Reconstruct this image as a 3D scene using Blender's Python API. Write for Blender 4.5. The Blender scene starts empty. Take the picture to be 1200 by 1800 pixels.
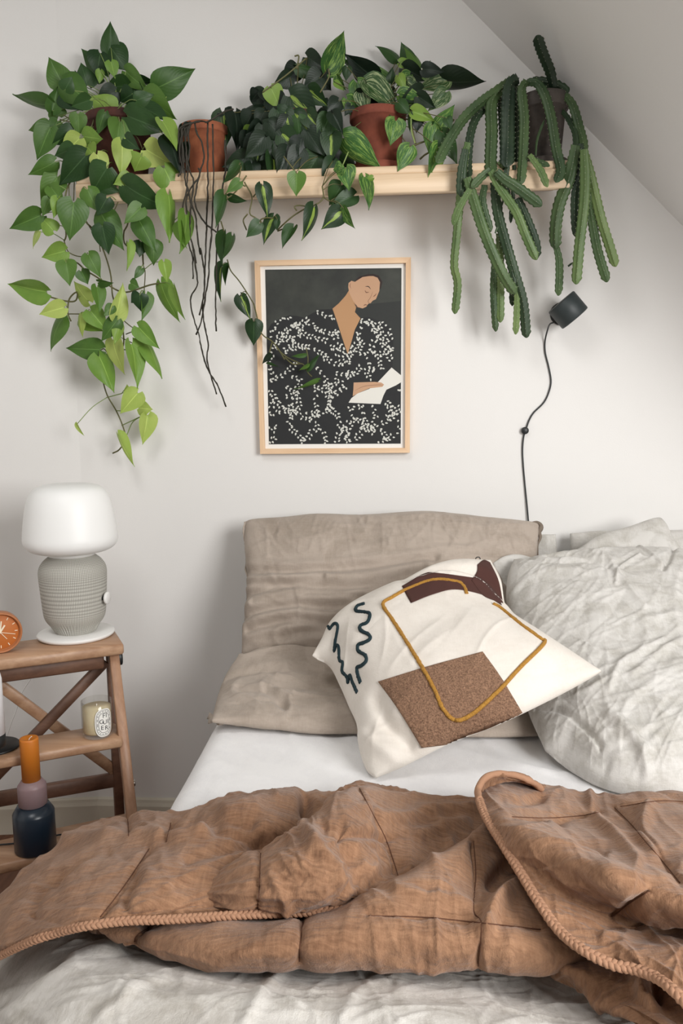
import bpy, bmesh, math, random
import numpy as np
from mathutils import Vector, Matrix
from mathutils.bvhtree import BVHTree
random.seed(7); np.random.seed(7)
S = bpy.context.scene
COL = S.collection

# ------------------------------------------------------------------ camera
FPX = 1400.0
yaw, pitch, roll = [math.radians(a) for a in (3.645, 7.075, -0.768)]
CAM = np.array([0, -2.22, 1.17])
cy, sy, cp, sp = math.cos(yaw), math.sin(yaw), math.cos(pitch), math.sin(pitch)
FW = np.array([-sy*cp, cy*cp, -sp]); r0 = np.array([cy, sy, 0.0]); u0 = np.cross(r0, FW)
RT = math.cos(roll)*r0+math.sin(roll)*u0; UP = -math.sin(roll)*r0+math.cos(roll)*u0
cd = bpy.data.cameras.new('camera'); cam = bpy.data.objects.new('camera', cd); COL.objects.link(cam)
cd.sensor_fit = 'VERTICAL'; cd.sensor_height = 36; cd.lens = FPX/1800*36; cd.clip_start = 0.02
cam.matrix_world = Matrix(((RT[0], UP[0], -FW[0], CAM[0]), (RT[1], UP[1], -FW[1], CAM[1]), (RT[2], UP[2], -FW[2], CAM[2]), (0, 0, 0, 1)))
S.camera = cam
# ------------------------------------------------------------------ world and light
w = bpy.data.worlds.new('world'); S.world = w; w.use_nodes = True
bg = w.node_tree.nodes['Background']; bg.inputs[0].default_value = (1.0, 0.98, 0.95, 1); bg.inputs[1].default_value = 0.20
def area(name, loc, target, sx, sy_, power, col):
    l = bpy.data.lights.new(name, 'AREA'); l.shape = 'RECTANGLE'; l.size = sx; l.size_y = sy_; l.energy = power; l.color = col
    o = bpy.data.objects.new(name, l); COL.objects.link(o); o.location = loc
    o.rotation_euler = (Vector(target)-Vector(loc)).to_track_quat('-Z', 'Y').to_euler(); return o
area('window_light', (1.5, -2.6, 1.6), (-0.2, -0.4, 0.7), 1.1, 1.1, 70, (1.0, 0.99, 0.975))
area('overhead_fill_light', (-0.5, -2.0, 2.75), (0.1, -0.9, 0.5), 0.8, 0.7, 18, (1.0, 0.99, 0.975))  # added overhead fill for bed and pillows, no known window there
S.view_settings.view_transform = 'Standard'; S.view_settings.look = 'None'
S.view_settings.gamma = 1; S.view_settings.use_curve_mapping = False; S.view_settings.exposure = 0.0

# ------------------------------------------------------------------ helpers
def ray(px, py): return FW*FPX+RT*(px-600)-UP*(py-900)
def Yp(px, py, y): v = ray(px, py); return CAM+v*(y-CAM[1])/v[1]
def Zp(px, py, z): v = ray(px, py); return CAM+v*(z-CAM[2])/v[2]
def Pl(px, py, p0, n): v = ray(px, py); return CAM+v*(np.dot(np.array(p0)-CAM, n)/np.dot(v, n))
def proj(P):
    q = np.asarray(P)-CAM; z = q@FW
    return np.stack([600+FPX*(q@RT)/z, 900-FPX*(q@UP)/z], -1)
def srgb(r, g, b):
    f = lambda c: (c/255/12.92) if c/255 <= 0.04045 else ((c/255+0.055)/1.055)**2.4
    return (f(r), f(g), f(b), 1)
def setp(o, label=None, cat=None, group=None, kind=None):
    if label: o['label'] = label
    if cat: o['category'] = cat
    if group: o['group'] = group
    if kind: o['kind'] = kind
    return o
def empty(name, loc, label, cat, group=None):
    o = bpy.data.objects.new(name, None); COL.objects.link(o); o.location = Vector([float(a) for a in loc]); o.empty_display_size = 0.05
    return setp(o, label, cat, group)
def world_of(o):
    v = Vector((0, 0, 0))
    while o: v += o.location; o = o.parent
    return v
def build(name, verts, faces, mat, parent=None, smooth=True, mats=None, mi=None, uv=None, origin=None):
    off = world_of(parent) if parent else Vector((0, 0, 0))
    loc = Vector(origin)-off if origin is not None else Vector((0, 0, 0))
    V = np.asarray(verts, dtype=float)-np.array(off+loc)
    me = bpy.data.meshes.new(name); me.from_pydata(V.tolist(), [], [list(map(int, f)) for f in faces])
    for m in (mats or [mat]): me.materials.append(m)
    if mi is not None: me.polygons.foreach_set('material_index', mi)
    me.polygons.foreach_set('use_smooth', [smooth]*len(me.polygons))
    if uv is not None:
        l = me.uv_layers.new(name='UVMap'); li = np.zeros(len(me.loops), dtype=np.int32); me.loops.foreach_get('vertex_index', li)
        l.data.foreach_set('uv', np.asarray(uv, dtype=np.float32)[li].ravel())
    me.update(); o = bpy.data.objects.new(name, me); COL.objects.link(o); o.location = loc
    if parent: o.parent = parent
    return o
def merge(parts):
    V = []; F = []; n = 0
    for v, f in parts:
        v = np.asarray(v); V.append(v); F += [[i+n for i in q] for q in f]; n += len(v)
    return np.concatenate(V), F
def box(c, ax, ay, az, hx, hy, hz, ch=0.0):
    """oriented box with chamfered edges along local x"""
    c, ax, ay, az = map(np.array, (c, ax, ay, az)); V = []
    ch = min(ch, hy*.45, hz*.45)
    if ch <= 0: prof = [(-hy, -hz), (hy, -hz), (hy, hz), (-hy, hz)]
    else: prof = [(-hy+ch, -hz), (hy-ch, -hz), (hy, -hz+ch), (hy, hz-ch), (hy-ch, hz), (-hy+ch, hz), (-hy, hz-ch), (-hy, -hz+ch)]
    n = len(prof)
    xs = [(-hx, ch), (-hx+ch, 0), (hx-ch, 0), (hx, ch)] if ch > 0 else [(-hx, 0), (hx, 0)]
    for x, s in xs:
        for a, b in prof:
            V.append(c+ax*x+ay*(a-math.copysign(s, a)*.8)+az*(b-math.copysign(s, b)*.8))
    F = []
    for k in range(len(xs)-1):
        for i in range(n): j = (i+1) % n; F.append((k*n+i, k*n+j, (k+1)*n+j, (k+1)*n+i))
    F.append(tuple(range(n))[::-1]); F.append(tuple((len(xs)-1)*n+i for i in range(n)))
    return np.array(V), F
def beam(a, b, wdir, hw, hd, ch=0.002):
    a = np.array(a, float); b = np.array(b, float); ax = b-a; L = np.linalg.norm(ax); ax /= L
    wd = np.array(wdir, float); wd -= ax*np.dot(wd, ax); wd /= np.linalg.norm(wd); dd = np.cross(ax, wd)
    return box((a+b)/2, ax, wd, dd, L/2, hw, hd, ch)
def cr(P, n):
    """Catmull-Rom resample of P (k,...) to n samples along axis 0"""
    P = np.asarray(P, float); k = len(P)
    if k == 2: t = np.linspace(0, 1, n).reshape((-1,)+(1,)*(P.ndim-1)); return P[0]*(1-t)+P[1]*t
    Q = np.concatenate([[2*P[0]-P[1]], P, [2*P[-1]-P[-2]]]); t = np.linspace(0, k-1-1e-9, n); i = t.astype(int); f = (t-i).reshape((-1,)+(1,)*(P.ndim-1))
    a, b, c, d = Q[i], Q[i+1], Q[i+2], Q[i+3]
    return 0.5*(2*b+(c-a)*f+(2*a-5*b+4*c-d)*f**2+(3*b-a-3*c+d)*f**3)
def crl(P, n):
    """arc-length uniform version"""
    P = np.asarray(P, float); D = cr(P, max(200, n*4)); s = np.concatenate([[0], np.cumsum(np.linalg.norm(np.diff(D, axis=0), axis=1))])
    t = np.linspace(0, s[-1], n); return np.stack([np.interp(t, s, D[:, j]) for j in range(D.shape[1])], -1)
def tube(P, r, n=8, seg=None, cap=True, smooth=True):
    P = np.asarray(P, float)
    if smooth and len(P) > 2: P = crl(P, seg or max(6, len(P)*5))
    m = len(P); R = np.full(m, r) if np.isscalar(r) else np.interp(np.linspace(0, 1, m), np.linspace(0, 1, len(r)), r)
    T = np.gradient(P, axis=0); T /= np.linalg.norm(T, axis=1)[:, None]+1e-12
    nrm = np.cross(T[0], [0.13, 0.97, 0.2]); nrm /= np.linalg.norm(nrm); V = []
    for i in range(m):
        nrm = nrm-T[i]*np.dot(nrm, T[i]); nrm /= np.linalg.norm(nrm)+1e-12; b = np.cross(T[i], nrm)
        for k in range(n): a = 2*math.pi*k/n; V.append(P[i]+R[i]*(math.cos(a)*nrm+math.sin(a)*b))
    F = [(i*n+k, i*n+(k+1) % n, (i+1)*n+(k+1) % n, (i+1)*n+k) for i in range(m-1) for k in range(n)]
    if cap: F += [tuple(range(n))[::-1], tuple((m-1)*n+k for k in range(n))]
    return np.array(V), F
def lathe(c, prof, n=48, rmod=None, ax=None):
    """prof: list of (r,z) bottom to top about vertical axis at c"""
    V = []; c = np.array(c, float)
    X, Yv, Zv = ax if ax else (np.array([1, 0, 0]), np.array([0, 1, 0]), np.array([0, 0, 1]))
    for i, (r, z) in enumerate(prof):
        for k in range(n):
            a = 2*math.pi*k/n; rr = r*(1+(rmod(i, a) if rmod else 0)); V.append(c+X*rr*math.cos(a)+Yv*rr*math.sin(a)+Zv*z)
    F = [(i*n+k, i*n+(k+1) % n, (i+1)*n+(k+1) % n, (i+1)*n+k) for i in range(len(prof)-1) for k in range(n)]
    if prof[0][0] > 1e-6: F.append(tuple(range(n))[::-1])
    if prof[-1][0] > 1e-6: F.append(tuple((len(prof)-1)*n+k for k in range(n)))
    return np.array(V), F
def grid_faces(nu, nv): return [(i*nv+j, i*nv+j+1, (i+1)*nv+j+1, (i+1)*nv+j) for i in range(nu-1) for j in range(nv-1)]
def h3(i, j, k, s):
    n = (i*374761393+j*668265263+k*2147483647+s*1274126177) & 0xFFFFFFFF; n = ((n ^ (n >> 13))*1274126177) & 0xFFFFFFFF
    return ((n ^ (n >> 16)) & 0xFFFF)/32767.5-1
def noise(P, scale=1.0, seed=0):
    P = np.asarray(P, float)*scale; I = np.floor(P).astype(np.int64); f = P-I; f = f*f*(3-2*f); o = 0
    for a in (0, 1):
        for b in (0, 1):
            for c in (0, 1):
                wt = (f[..., 0] if a else 1-f[..., 0])*(f[..., 1] if b else 1-f[..., 1])*(f[..., 2] if c else 1-f[..., 2])
                o = o+wt*h3(I[..., 0]+a, I[..., 1]+b, I[..., 2]+c, seed)
    return o
def normals(G):
    du = np.gradient(G, axis=0); dv = np.gradient(G, axis=1); n = np.cross(dv, du); return n/(np.linalg.norm(n, axis=2)[..., None]+1e-12)
def creases(UV, K, seed, length=(.05, .2), width=(.003, .008), amp=.004, ang=None, spread=math.pi, box_=None):
    rs = np.random.RandomState(seed); H = np.zeros(UV.shape[:2]); lo = UV.reshape(-1, 2).min(0); hi = UV.reshape(-1, 2).max(0)
    if box_ is not None: lo, hi = np.array(box_[:2]), np.array(box_[2:])
    for _ in range(K):
        c = lo+(hi-lo)*rs.rand(2); th = (ang if ang is not None else 0)+(rs.rand()-.5)*spread; L = rs.uniform(*length); W = rs.uniform(*width)
        d = UV-c; a = d[..., 0]*math.cos(th)+d[..., 1]*math.sin(th); p = -d[..., 0]*math.sin(th)+d[..., 1]*math.cos(th)+rs.uniform(-3, 3)*a*a
        H += amp*rs.uniform(.3, 1)*rs.choice([1, 1, -.6])*np.exp(-np.sqrt((p/W)**2+.15)+.39)*np.exp(-(a/L)**4)
    return H
def seglen_dist(Q, poly):
    """distance of pixel points Q (...,2) to a polyline"""
    best = np.full(Q.shape[:-1], 1e9)
    poly = cr(np.array(poly, float), len(poly)*6) if len(poly) > 2 else np.array(poly, float)
    for a, b in zip(poly[:-1], poly[1:]):
        ab = b-a; t = np.clip(((Q-a)@ab)/(ab@ab+1e-9), 0, 1); best = np.minimum(best, np.linalg.norm(Q-a-t[..., None]*ab, axis=-1))
    return best

# ------------------------------------------------------------------ materials
def mat(name, col, rough=0.6, **k):
    m = bpy.data.materials.new(name); m.use_nodes = True; b = m.node_tree.nodes['Principled BSDF']
    b.inputs['Base Color'].default_value = col; b.inputs['Roughness'].default_value = rough
    for kk, v in k.items(): b.inputs[kk.replace('_', ' ')].default_value = v
    return m
class NT:
    def __init__(s, m): s.m = m; s.t = m.node_tree; s.b = s.t.nodes['Principled BSDF']
    def n(s, typ, **k):
        x = s.t.nodes.new(typ)
        for a, v in k.items():
            if a.startswith('i_'): x.inputs[int(a[2:])].default_value = v
            else: setattr(x, a, v)
        return x
    def l(s, a, b): s.t.links.new(a, b)
    def coord(s, scale=(1, 1, 1), rot=(0, 0, 0), out='Object'):
        tc = s.n('ShaderNodeTexCoord'); mp = s.n('ShaderNodeMapping'); mp.inputs[3].default_value = scale; mp.inputs[2].default_value = rot
        s.l(tc.outputs[out], mp.inputs[0]); return mp.outputs[0]
    def noise(s, co, scale, detail=4, rough=.55, dist=0):
        x = s.n('ShaderNodeTexNoise'); x.inputs['Scale'].default_value = scale; x.inputs['Detail'].default_value = detail
        x.inputs['Roughness'].default_value = rough; x.inputs['Distortion'].default_value = dist; s.l(co, x.inputs['Vector']); return x.outputs[0]
    def ramp(s, f, stops):
        r = s.n('ShaderNodeValToRGB'); e = r.color_ramp.elements
        while len(e) < len(stops): e.new(.5)
        for x, (p, c) in zip(e, stops): x.position = p; x.color = c
        s.l(f, r.inputs[0]); return r.outputs[0]
    def math(s, op, a, b=None, v=0.5):
        x = s.n('ShaderNodeMath', operation=op); s.l(a, x.inputs[0])
        if b is not None: s.l(b, x.inputs[1])
        else: x.inputs[1].default_value = v
        return x.outputs[0]
    def bump(s, h, strength=.3, dist=.002, prev=None):
        b = s.n('ShaderNodeBump'); b.inputs['Strength'].default_value = strength; b.inputs['Distance'].default_value = dist; s.l(h, b.inputs['Height'])
        if prev is not None: s.l(prev, b.inputs['Normal'])
        s.l(b.outputs[0], s.b.inputs['Normal']); return b.outputs[0]
def linen(name, c1, c2, weave=520, crinkle=1.0, mott=9, mid=0.0005):
    m = mat(name, c1, .9); t = NT(m); t.b.inputs['Sheen Weight'].default_value = .15; t.b.inputs['Specular IOR Level'].default_value = .15
    co = t.coord(); a = t.noise(co, mott, 6, .62, .6); b = t.noise(t.coord((1, 1, 6)), 60, 3); c = t.noise(t.coord((6, 1, 1)), 60, 3)
    f = t.math('ADD', a, t.math('MULTIPLY', t.math('ADD', b, c), v=.22)); t.l(t.ramp(f, [(.50, c2), (.80, c1)]), t.b.inputs['Base Color'])
    wv = t.noise(t.coord((1, 1, 5)), weave/2, 2); wh = t.noise(t.coord((5, 5, 1)), weave/3, 2)
    p = t.bump(t.math('ADD', wv, wh), .5, .0009)
    r = t.math('ABSOLUTE', t.math('SUBTRACT', t.noise(co, 13, 4, .5, 1.2), v=.5)); p = t.bump(r, .35*crinkle, .010, p)
    r2 = t.math('ABSOLUTE', t.math('SUBTRACT', t.noise(co, 46, 4, .6, 1.2), v=.5)); t.bump(r2, .22*crinkle, .004, p)
    return m
def wood(name, c1, c2, axis=0, rough=.55, scale=26):
    m = mat(name, c1, rough); t = NT(m); sc = [1, 1, 1]; sc[axis] = .07
    g = t.noise(t.coord(tuple(sc)), scale, 5, .6, .8); g2 = t.noise(t.coord(tuple(v if v < 1 else 7 for v in sc)), scale, 3)
    f = t.math('ADD', t.math('MULTIPLY', g, v=.75), t.math('MULTIPLY', g2, v=.25)); t.l(t.ramp(f, [(.36, c2), (.62, c1)]), t.b.inputs['Base Color'])
    t.bump(g2, .12, .001); return m
M = {}
def wallmat(name, col):
    m = mat(name, col, .92); t = NT(m); t.b.inputs['Specular IOR Level'].default_value = .2
    t.bump(t.noise(t.coord(), 260, 3), .12, .0012, t.bump(t.noise(t.coord(), 6, 3), .05, .01)); return m
M['wall'] = wallmat('wall_paint', srgb(228, 226, 223)); M['slope'] = wallmat('slope_paint', srgb(230, 229, 227))
M['base'] = mat('baseboard_paint', srgb(205, 198, 182), .5)
M['floor'] = wood('floor_wood', srgb(130, 85, 58), srgb(88, 52, 34), 1, .5, 12)
M['pine'] = wood('pine_wood', srgb(226, 202, 172), srgb(200, 172, 138), 0, .5, 18)
M['oak'] = wood('frame_oak', srgb(232, 200, 165), srgb(214, 176, 138), 2, .5, 30)
M['oakh'] = wood('frame_oak_across', srgb(232, 200, 165), srgb(214, 176, 138), 0, .5, 30)
M['beech'] = wood('beech_wood', srgb(186, 150, 120), srgb(158, 120, 92), 0, .45, 26)
M['beechv'] = wood('beech_wood_leg', srgb(182, 144, 116), srgb(152, 114, 88), 2, .45, 26)
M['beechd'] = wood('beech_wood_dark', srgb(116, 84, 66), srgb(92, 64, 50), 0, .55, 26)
M['black'] = mat('black_metal', srgb(28, 31, 32), .45)
M['steel'] = mat('steel', srgb(190, 185, 178), .3, Metallic=1.0)
M['sheet'] = linen('white_cotton', srgb(244, 243, 243), srgb(236, 235, 236), crinkle=.25)
M['greige'] = linen('greige_linen', srgb(176, 163, 151), srgb(156, 143, 130), crinkle=.45)
M['lgrey'] = linen('light_grey_linen', srgb(206, 203, 198), srgb(178, 174, 166), crinkle=.7, mott=20)
M['duvet'] = linen('duvet_linen', srgb(210, 206, 200), srgb(172, 166, 157), crinkle=.8, mott=22)
M['white'] = mat('white_plastic', srgb(232, 231, 228), .5)

# ------------------------------------------------------------------ room
FL = -0.065
def quadbox(name, pts, thick, m, kind='structure', parent=None):
    """slab from 4 corner points, extruded by vector thick"""
    P = np.array(pts, float); V = np.concatenate([P, P+np.array(thick)])
    F = [(0, 1, 2, 3), (7, 6, 5, 4), (0, 4, 5, 1), (1, 5, 6, 2), (2, 6, 7, 3), (3, 7, 4, 0)]
    o = build(name, V, F, m, parent, smooth=False); setp(o, kind=kind)
    bm = bmesh.new(); bm.from_mesh(o.data); bmesh.ops.recalc_face_normals(bm, faces=bm.faces); bm.to_mesh(o.data); bm.free(); return o
K = 2.412      # sloped ceiling plane: x + z = K
SX = -0.885    # vertical seam in the wall, left of it the wall turns a little
quadbox('wall_back', [(SX, 0, FL), (2.3, 0, FL), (2.3, 0, 3.0), (SX, 0, 3.0)], (0, .1, 0), M['wall'])
sl = math.tan(math.radians(7)); LX = -1.7; LY = -(SX-LX)*sl
quadbox('wall_left', [(LX, LY, FL), (SX, 0.0, FL), (SX, 0.0, 3.0), (LX, LY, 3.0)], (0, .1, 0), M['wall'])
quadbox('ceiling', [(K-2.75, 0, 2.75), (K-0.0, 0, 0.0), (K-0.0, -0.85, 0.0), (K-2.75, -0.85, 2.75)], (.07, 0, .07), M['slope'])
quadbox('ceiling', [(K-2.75, -.85, 2.75), (K-1.92, -.85, 1.92), (K-1.92, -3.3, 1.92), (K-2.75, -3.3, 2.75)], (.07, 0, .07), M['slope'])
quadbox('wall_side_bounce', [(LX, -3.3, FL), (LX, LY, FL), (LX, LY, 3.0), (LX, -3.3, 3.0)], (-.1, 0, 0), M['wall'])  # unseen wall, put in to bounce light onto the sloped ceiling
quadbox('floor', [(-2.2, -3.3, FL), (2.4, -3.3, FL), (2.4, .1, FL), (-2.2, .1, FL)], (0, 0, -.05), M['floor'])
def bboard(name, x0, y0, x1, y1, top):
    a = np.array([x0, y0, 0]); b = np.array([x1, y1, 0]); d = (b-a)/np.linalg.norm(b-a); n = np.array([d[1], -d[0], 0])
    prof = [(0, FL), (.014, FL), (.014, top-.022), (.010, top-.012), (.008, top-.004), (.004, top), (0, top)]
    V = [a+n*s+np.array([0, 0, z]) for s, z in prof]+[b+n*s+np.array([0, 0, z]) for s, z in prof]; k = len(prof)
    F = [(i, (i+1) % k, k+(i+1) % k, k+i) for i in range(k)]+[tuple(range(k))[::-1], tuple(range(k, 2*k))]
    setp(build(name, V, F, M['base'], smooth=False), kind='structure')
bboard('baseboard_back', SX, 0, 2.2, 0, .036); bboard('baseboard_left', LX, LY, SX-.001, -.0002, .036)
# ------------------------------------------------------------------ bed
bed = empty('bed', (.39, -1.05, FL), 'low double bed with white fitted sheet against the back wall', 'bed')
BX0, BX1, BY0, BY1 = -.405, 1.2, -2.08, -.03
V, F = box((.3975, -1.055, .215), (1, 0, 0), (0, 1, 0), (0, 0, 1), .79, 1.01, .055, .01); build('bed_frame', V, F, M['beechd'], bed)
for x in (-.35, 1.14):
    for y in (-.15, -1.95):
        V, F = box((x, y, (FL+.17)/2), (0, 0, 1), (1, 0, 0), (0, 1, 0), (.17-FL)/2, .03, .03, .005); build('leg', V, F, M['beechd'], bed)
# mattress with sheet: superellipse box, wrinkles on top
def mattress():
    nx, ny = 150, 170; top = .5; bot = .27; r = .055
    xs = np.linspace(BX0, BX1, nx); ys = np.linspace(BY0, BY1, ny); X, Y_ = np.meshgrid(xs, ys, indexing='ij')
    d = np.minimum(np.minimum(X-BX0, BX1-X), np.minimum(Y_-BY0, BY1-Y_)); dd = np.clip(d/r, 0, 1); Zz = top-r*(1-np.sqrt(1-(1-dd)**2))
    UV = np.stack([X, Y_], -1); H = creases(UV, 70, 3, (.08, .3), (.006, .014), .004, 1.9, 1.2, (-.5, -1.0, .7, -.4))
    Zz = Zz-.036*(lambda q: q*q*(3-2*q))(np.clip((-.965-Y_)/.09, 0, 1))+H*np.clip(d/.03, 0, 1)+.003*noise(np.stack([X, Y_, 0*X], -1), 7, 4)
    G = np.stack([X, Y_, Zz], -1); V = [G.reshape(-1, 3)]; F = grid_faces(nx, ny)[:]; F = [f[::-1] for f in F]
    idx = lambda i, j: i*ny+j
    ring = [idx(i, 0) for i in range(nx)]+[idx(nx-1, j) for j in range(1, ny)]+[idx(i, ny-1) for i in range(nx-2, -1, -1)]+[idx(0, j) for j in range(ny-2, 0, -1)]
    P = G.reshape(-1, 3)[ring]; n = len(ring); base = nx*ny; c = P.mean(0); V0 = P
    for k, z in enumerate((.42, .36, .30, .27)):
        Q = P.copy(); Q[:, 2] = z; s = .004*noise(Q, 20, 8)[:, None]; Q[:, :2] += (Q[:, :2]-c[:2])/np.linalg.norm(Q[:, :2]-c[:2], axis=1)[:, None]*(s-.002*(k == 3)); V.append(Q)
        prev = ring if k == 0 else [base+(k-1)*n+i for i in range(n)]
        F += [(prev[i], base+k*n+i, base+k*n+(i+1) % n, prev[(i+1) % n]) for i in range(n)]
    F.append([base+3*n+i for i in range(n)][::-1])
    o = build('mattress', np.concatenate(V), F, M['sheet'], bed); return o
mattress()

# ------------------------------------------------------------------ cloth patches and pillows
def coons(top, right, bottom, left, nu, nv, lin=False):
    """top & bottom run left->right, left & right run top->bottom (world points)"""
    f = crl
    T, B, L, R_ = f(top, nu), f(bottom, nu), f(left, nv), f(right, nv)
    u = np.linspace(0, 1, nu)[:, None, None]; v = np.linspace(0, 1, nv)[None, :, None]
    G = (1-v)*T[:, None]+v*B[:, None]+(1-u)*L[None]+u*R_[None]-((1-u)*(1-v)*T[0]+u*(1-v)*T[-1]+(1-u)*v*B[0]+u*v*B[-1])
    return G
def uvm(G):
    a = np.linalg.norm(G[-1]-G[0], axis=1).mean(); b = np.linalg.norm(G[:, -1]-G[:, 0], axis=1).mean()
    u, v = np.meshgrid(np.linspace(0, a, G.shape[0]), np.linspace(0, b, G.shape[1]), indexing='ij'); return np.stack([u, v], -1)
def pillow(name, label, m, top, right, bottom, left, bf, bb, nu=150, nv=110, crease=None, pw=.5, group=None, nz=.006, seed=1, ns=9, extra=None, cat='pillow', edge=.0035, back_dir=None):
    G = coons(top, right, bottom, left, nu, nv); N = normals(G)
    mid = N[nu//2, nv//2]
    if np.dot(mid, CAM-G[nu//2, nv//2]) < 0: N = -N
    Nm = N.mean((0, 1)); Nm /= np.linalg.norm(Nm)
    u = np.linspace(-1, 1, nu)[:, None]; v = np.linspace(-1, 1, nv)[None]
    prof = ((1-np.abs(u)**2.6)*(1-np.abs(v)**2.6)).clip(0)**pw
    ed = np.minimum(1-np.abs(u), 1-np.abs(v)).clip(0, 1)
    UV = uvm(G); H = np.zeros((nu, nv))
    for c in (crease or []): H += creases(UV, *c[:2], **c[2])
    H += nz*noise(G, ns, seed)+nz*.5*noise(G, ns*2.3, seed+1)
    H *= np.clip(ed*7, .15, 1)
    Q = proj(G)
    if extra is not None: H += extra(Q, UV, G)
    D = Nm
    Fr = G+D*(bf*prof+H+edge)[..., None]; Bk = G-D*(bb*prof+edge)[..., None]
    Fr[..., 2] = np.maximum(Fr[..., 2], .514); Bk[..., 2] = np.maximum(Bk[..., 2], .511)
    Vf = Fr.reshape(-1, 3); Vb = Bk[::3, ::3] if False else Bk
    Vb = Vb.reshape(-1, 3); F = grid_faces(nu, nv); n = nu*nv
    F2 = [tuple(i+n for i in f[::-1]) for f in F]
    ring = [i*nv for i in range(nu)]+[(nu-1)*nv+j for j in range(1, nv)]+[i*nv+nv-1 for i in range(nu-2, -1, -1)]+[j for j in range(nv-2, 0, -1)]
    Rg = [(ring[k], ring[(k+1) % len(ring)], ring[(k+1) % len(ring)]+n, ring[k]+n) for k in range(len(ring))]
    P = np.concatenate([Vf, Vb]); base = (P[:, 0].mean(), P[:, 1].mean(), P[:, 2].min())
    o = build(name, P, list(F)+F2+Rg, m, origin=base)
    bm = bmesh.new(); bm.from_mesh(o.data); bmesh.ops.recalc_face_normals(bm, faces=bm.faces); bm.to_mesh(o.data); bm.free()
    setp(o, label, cat, group); return o, Fr
def Ys(L): return [Zp(a, b, c) if c > 0 else Yp(a, b, c) for a, b, c in L]
def bvh_of(o):
    me = o.data; off = world_of(o); return BVHTree.FromPolygons([v.co+off for v in me.vertices], [p.vertices[:] for p in me.polygons])
def hit(b, px, py, off=0.0):
    r = ray(px, py); r = r/np.linalg.norm(r); h = b.ray_cast(Vector(CAM), Vector(r))
    if h[0] is None: return None
    n = h[1]
    if n.dot(Vector(r)) > 0: n = -n
    return np.array(h[0]+n*off)
def seam_tube(b, poly, r, off=0., n=6, seg=60):
    Q = crl(np.array(poly, float), seg); P = [hit(b, x, y, off) for x, y in Q]; P = [p for p in P if p is not None]
    P = np.array(P); 
    if len(P) > 8:
        k = np.array([.25, .5, .25]); P[1:-1] = P[:-2]*.25+P[1:-1]*.5+P[2:]*.25
    return tube(P, r, n, smooth=False)

# greige sleeping pillow leaning on the wall
def ex1(Q, UV, G):
    H = 0
    for pl, wd, a in [([(430, 1010), (520, 1022), (640, 1015), (760, 1003)], 7, -.010), ([(430, 1052), (520, 1046), (640, 1050), (740, 1025)], 8, -.012), ([(430, 1090), (500, 1078), (600, 1082), (700, 1050)], 8, -.012),
                      ([(440, 1112), (520, 1104), (600, 1110), (680, 1090)], 7, -.009), ([(430, 1030), (500, 1040), (570, 1034)], 5, -.007), ([(450, 1066), (560, 1062), (640, 1068)], 5, -.007), ([(500, 1130), (560, 1122), (640, 1125)], 7, -.009)]:
        d = seglen_dist(Q, pl); H = H+a*np.exp(-(d/wd)**2)+(-a*.6)*np.exp(-((d-wd*1.9)/wd)**2)
    return H
p1, P1F = pillow('pillow', 'greige linen pillow propped upright against the wall at the left', M['greige'],
    Ys([(431, 918, -.10), (448, 913, -.10), (500, 911, -.09), (560, 906, -.085), (640, 908, -.085), (740, 902, -.085), (800, 906, -.085), (860, 912, -.085), (948, 919, -.09)]),
    Ys([(948, 919, -.09), (944, 960, -.14), (940, 1060, -.24), (935, 1160, -.31)]),
    Ys([(424, 1165, -.31), (560, 1172, -.32), (760, 1172, -.32), (935, 1160, -.31)]),
    Ys([(431, 918, -.10), (430, 960, -.14), (434, 1010, -.19), (432, 1060, -.24), (427, 1110, -.28), (424, 1165, -.31)]),
    .075, .05, 220, 110, [(130, 11, dict(length=(.02, .07), width=(.0025, .0045), amp=.0036, ang=1.57, spread=1.2, box_=(.05, .0, .8, .12))), (90, 12, dict(length=(.05, .15), width=(.003, .006), amp=.0034, ang=0, spread=.7)), (30, 17, dict(length=(.02, .07), width=(.003, .006), amp=.004, ang=.9, spread=1.2, box_=(0, 0, .16, .4)))], extra=ex1, seed=5)
b1 = bvh_of(p1)
def edge_piping(poly, y_list, r, name, m, parent):
    P = np.array([Yp(a, b, c) for (a, b), c in zip(poly, y_list)]); P = crl(P, len(poly)*8); P += .0015*np.stack([noise(P, 120, k) for k in (1, 2, 3)], -1)
    V, F = tube(P, r, 6, smooth=False); return build(name, V, F, m, parent)
edge_piping([(430, 917), (428, 940), (434, 970), (432, 1000), (438, 1025), (434, 1060), (431, 1100)], [-.105, -.125, -.15, -.18, -.2, -.235, -.27], .0028, 'seam', M['greige'], p1)
# frayed corner of the flange at the right end, shade painted as darker greige
P = Ys([(920, 916, -.09), (932, 919, -.1), (944, 918, -.1), (951, 925, -.105), (947, 935, -.11), (949, 945, -.12), (944, 960, -.135), (945, 978, -.15)])
V, F = tube(P, [.002, .003, .004, .0075, .005, .003, .0035, .002], 7); build('corner_fold', V, F, mat('greige_shadow_side', srgb(120, 108, 96), .9), p1)

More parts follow.
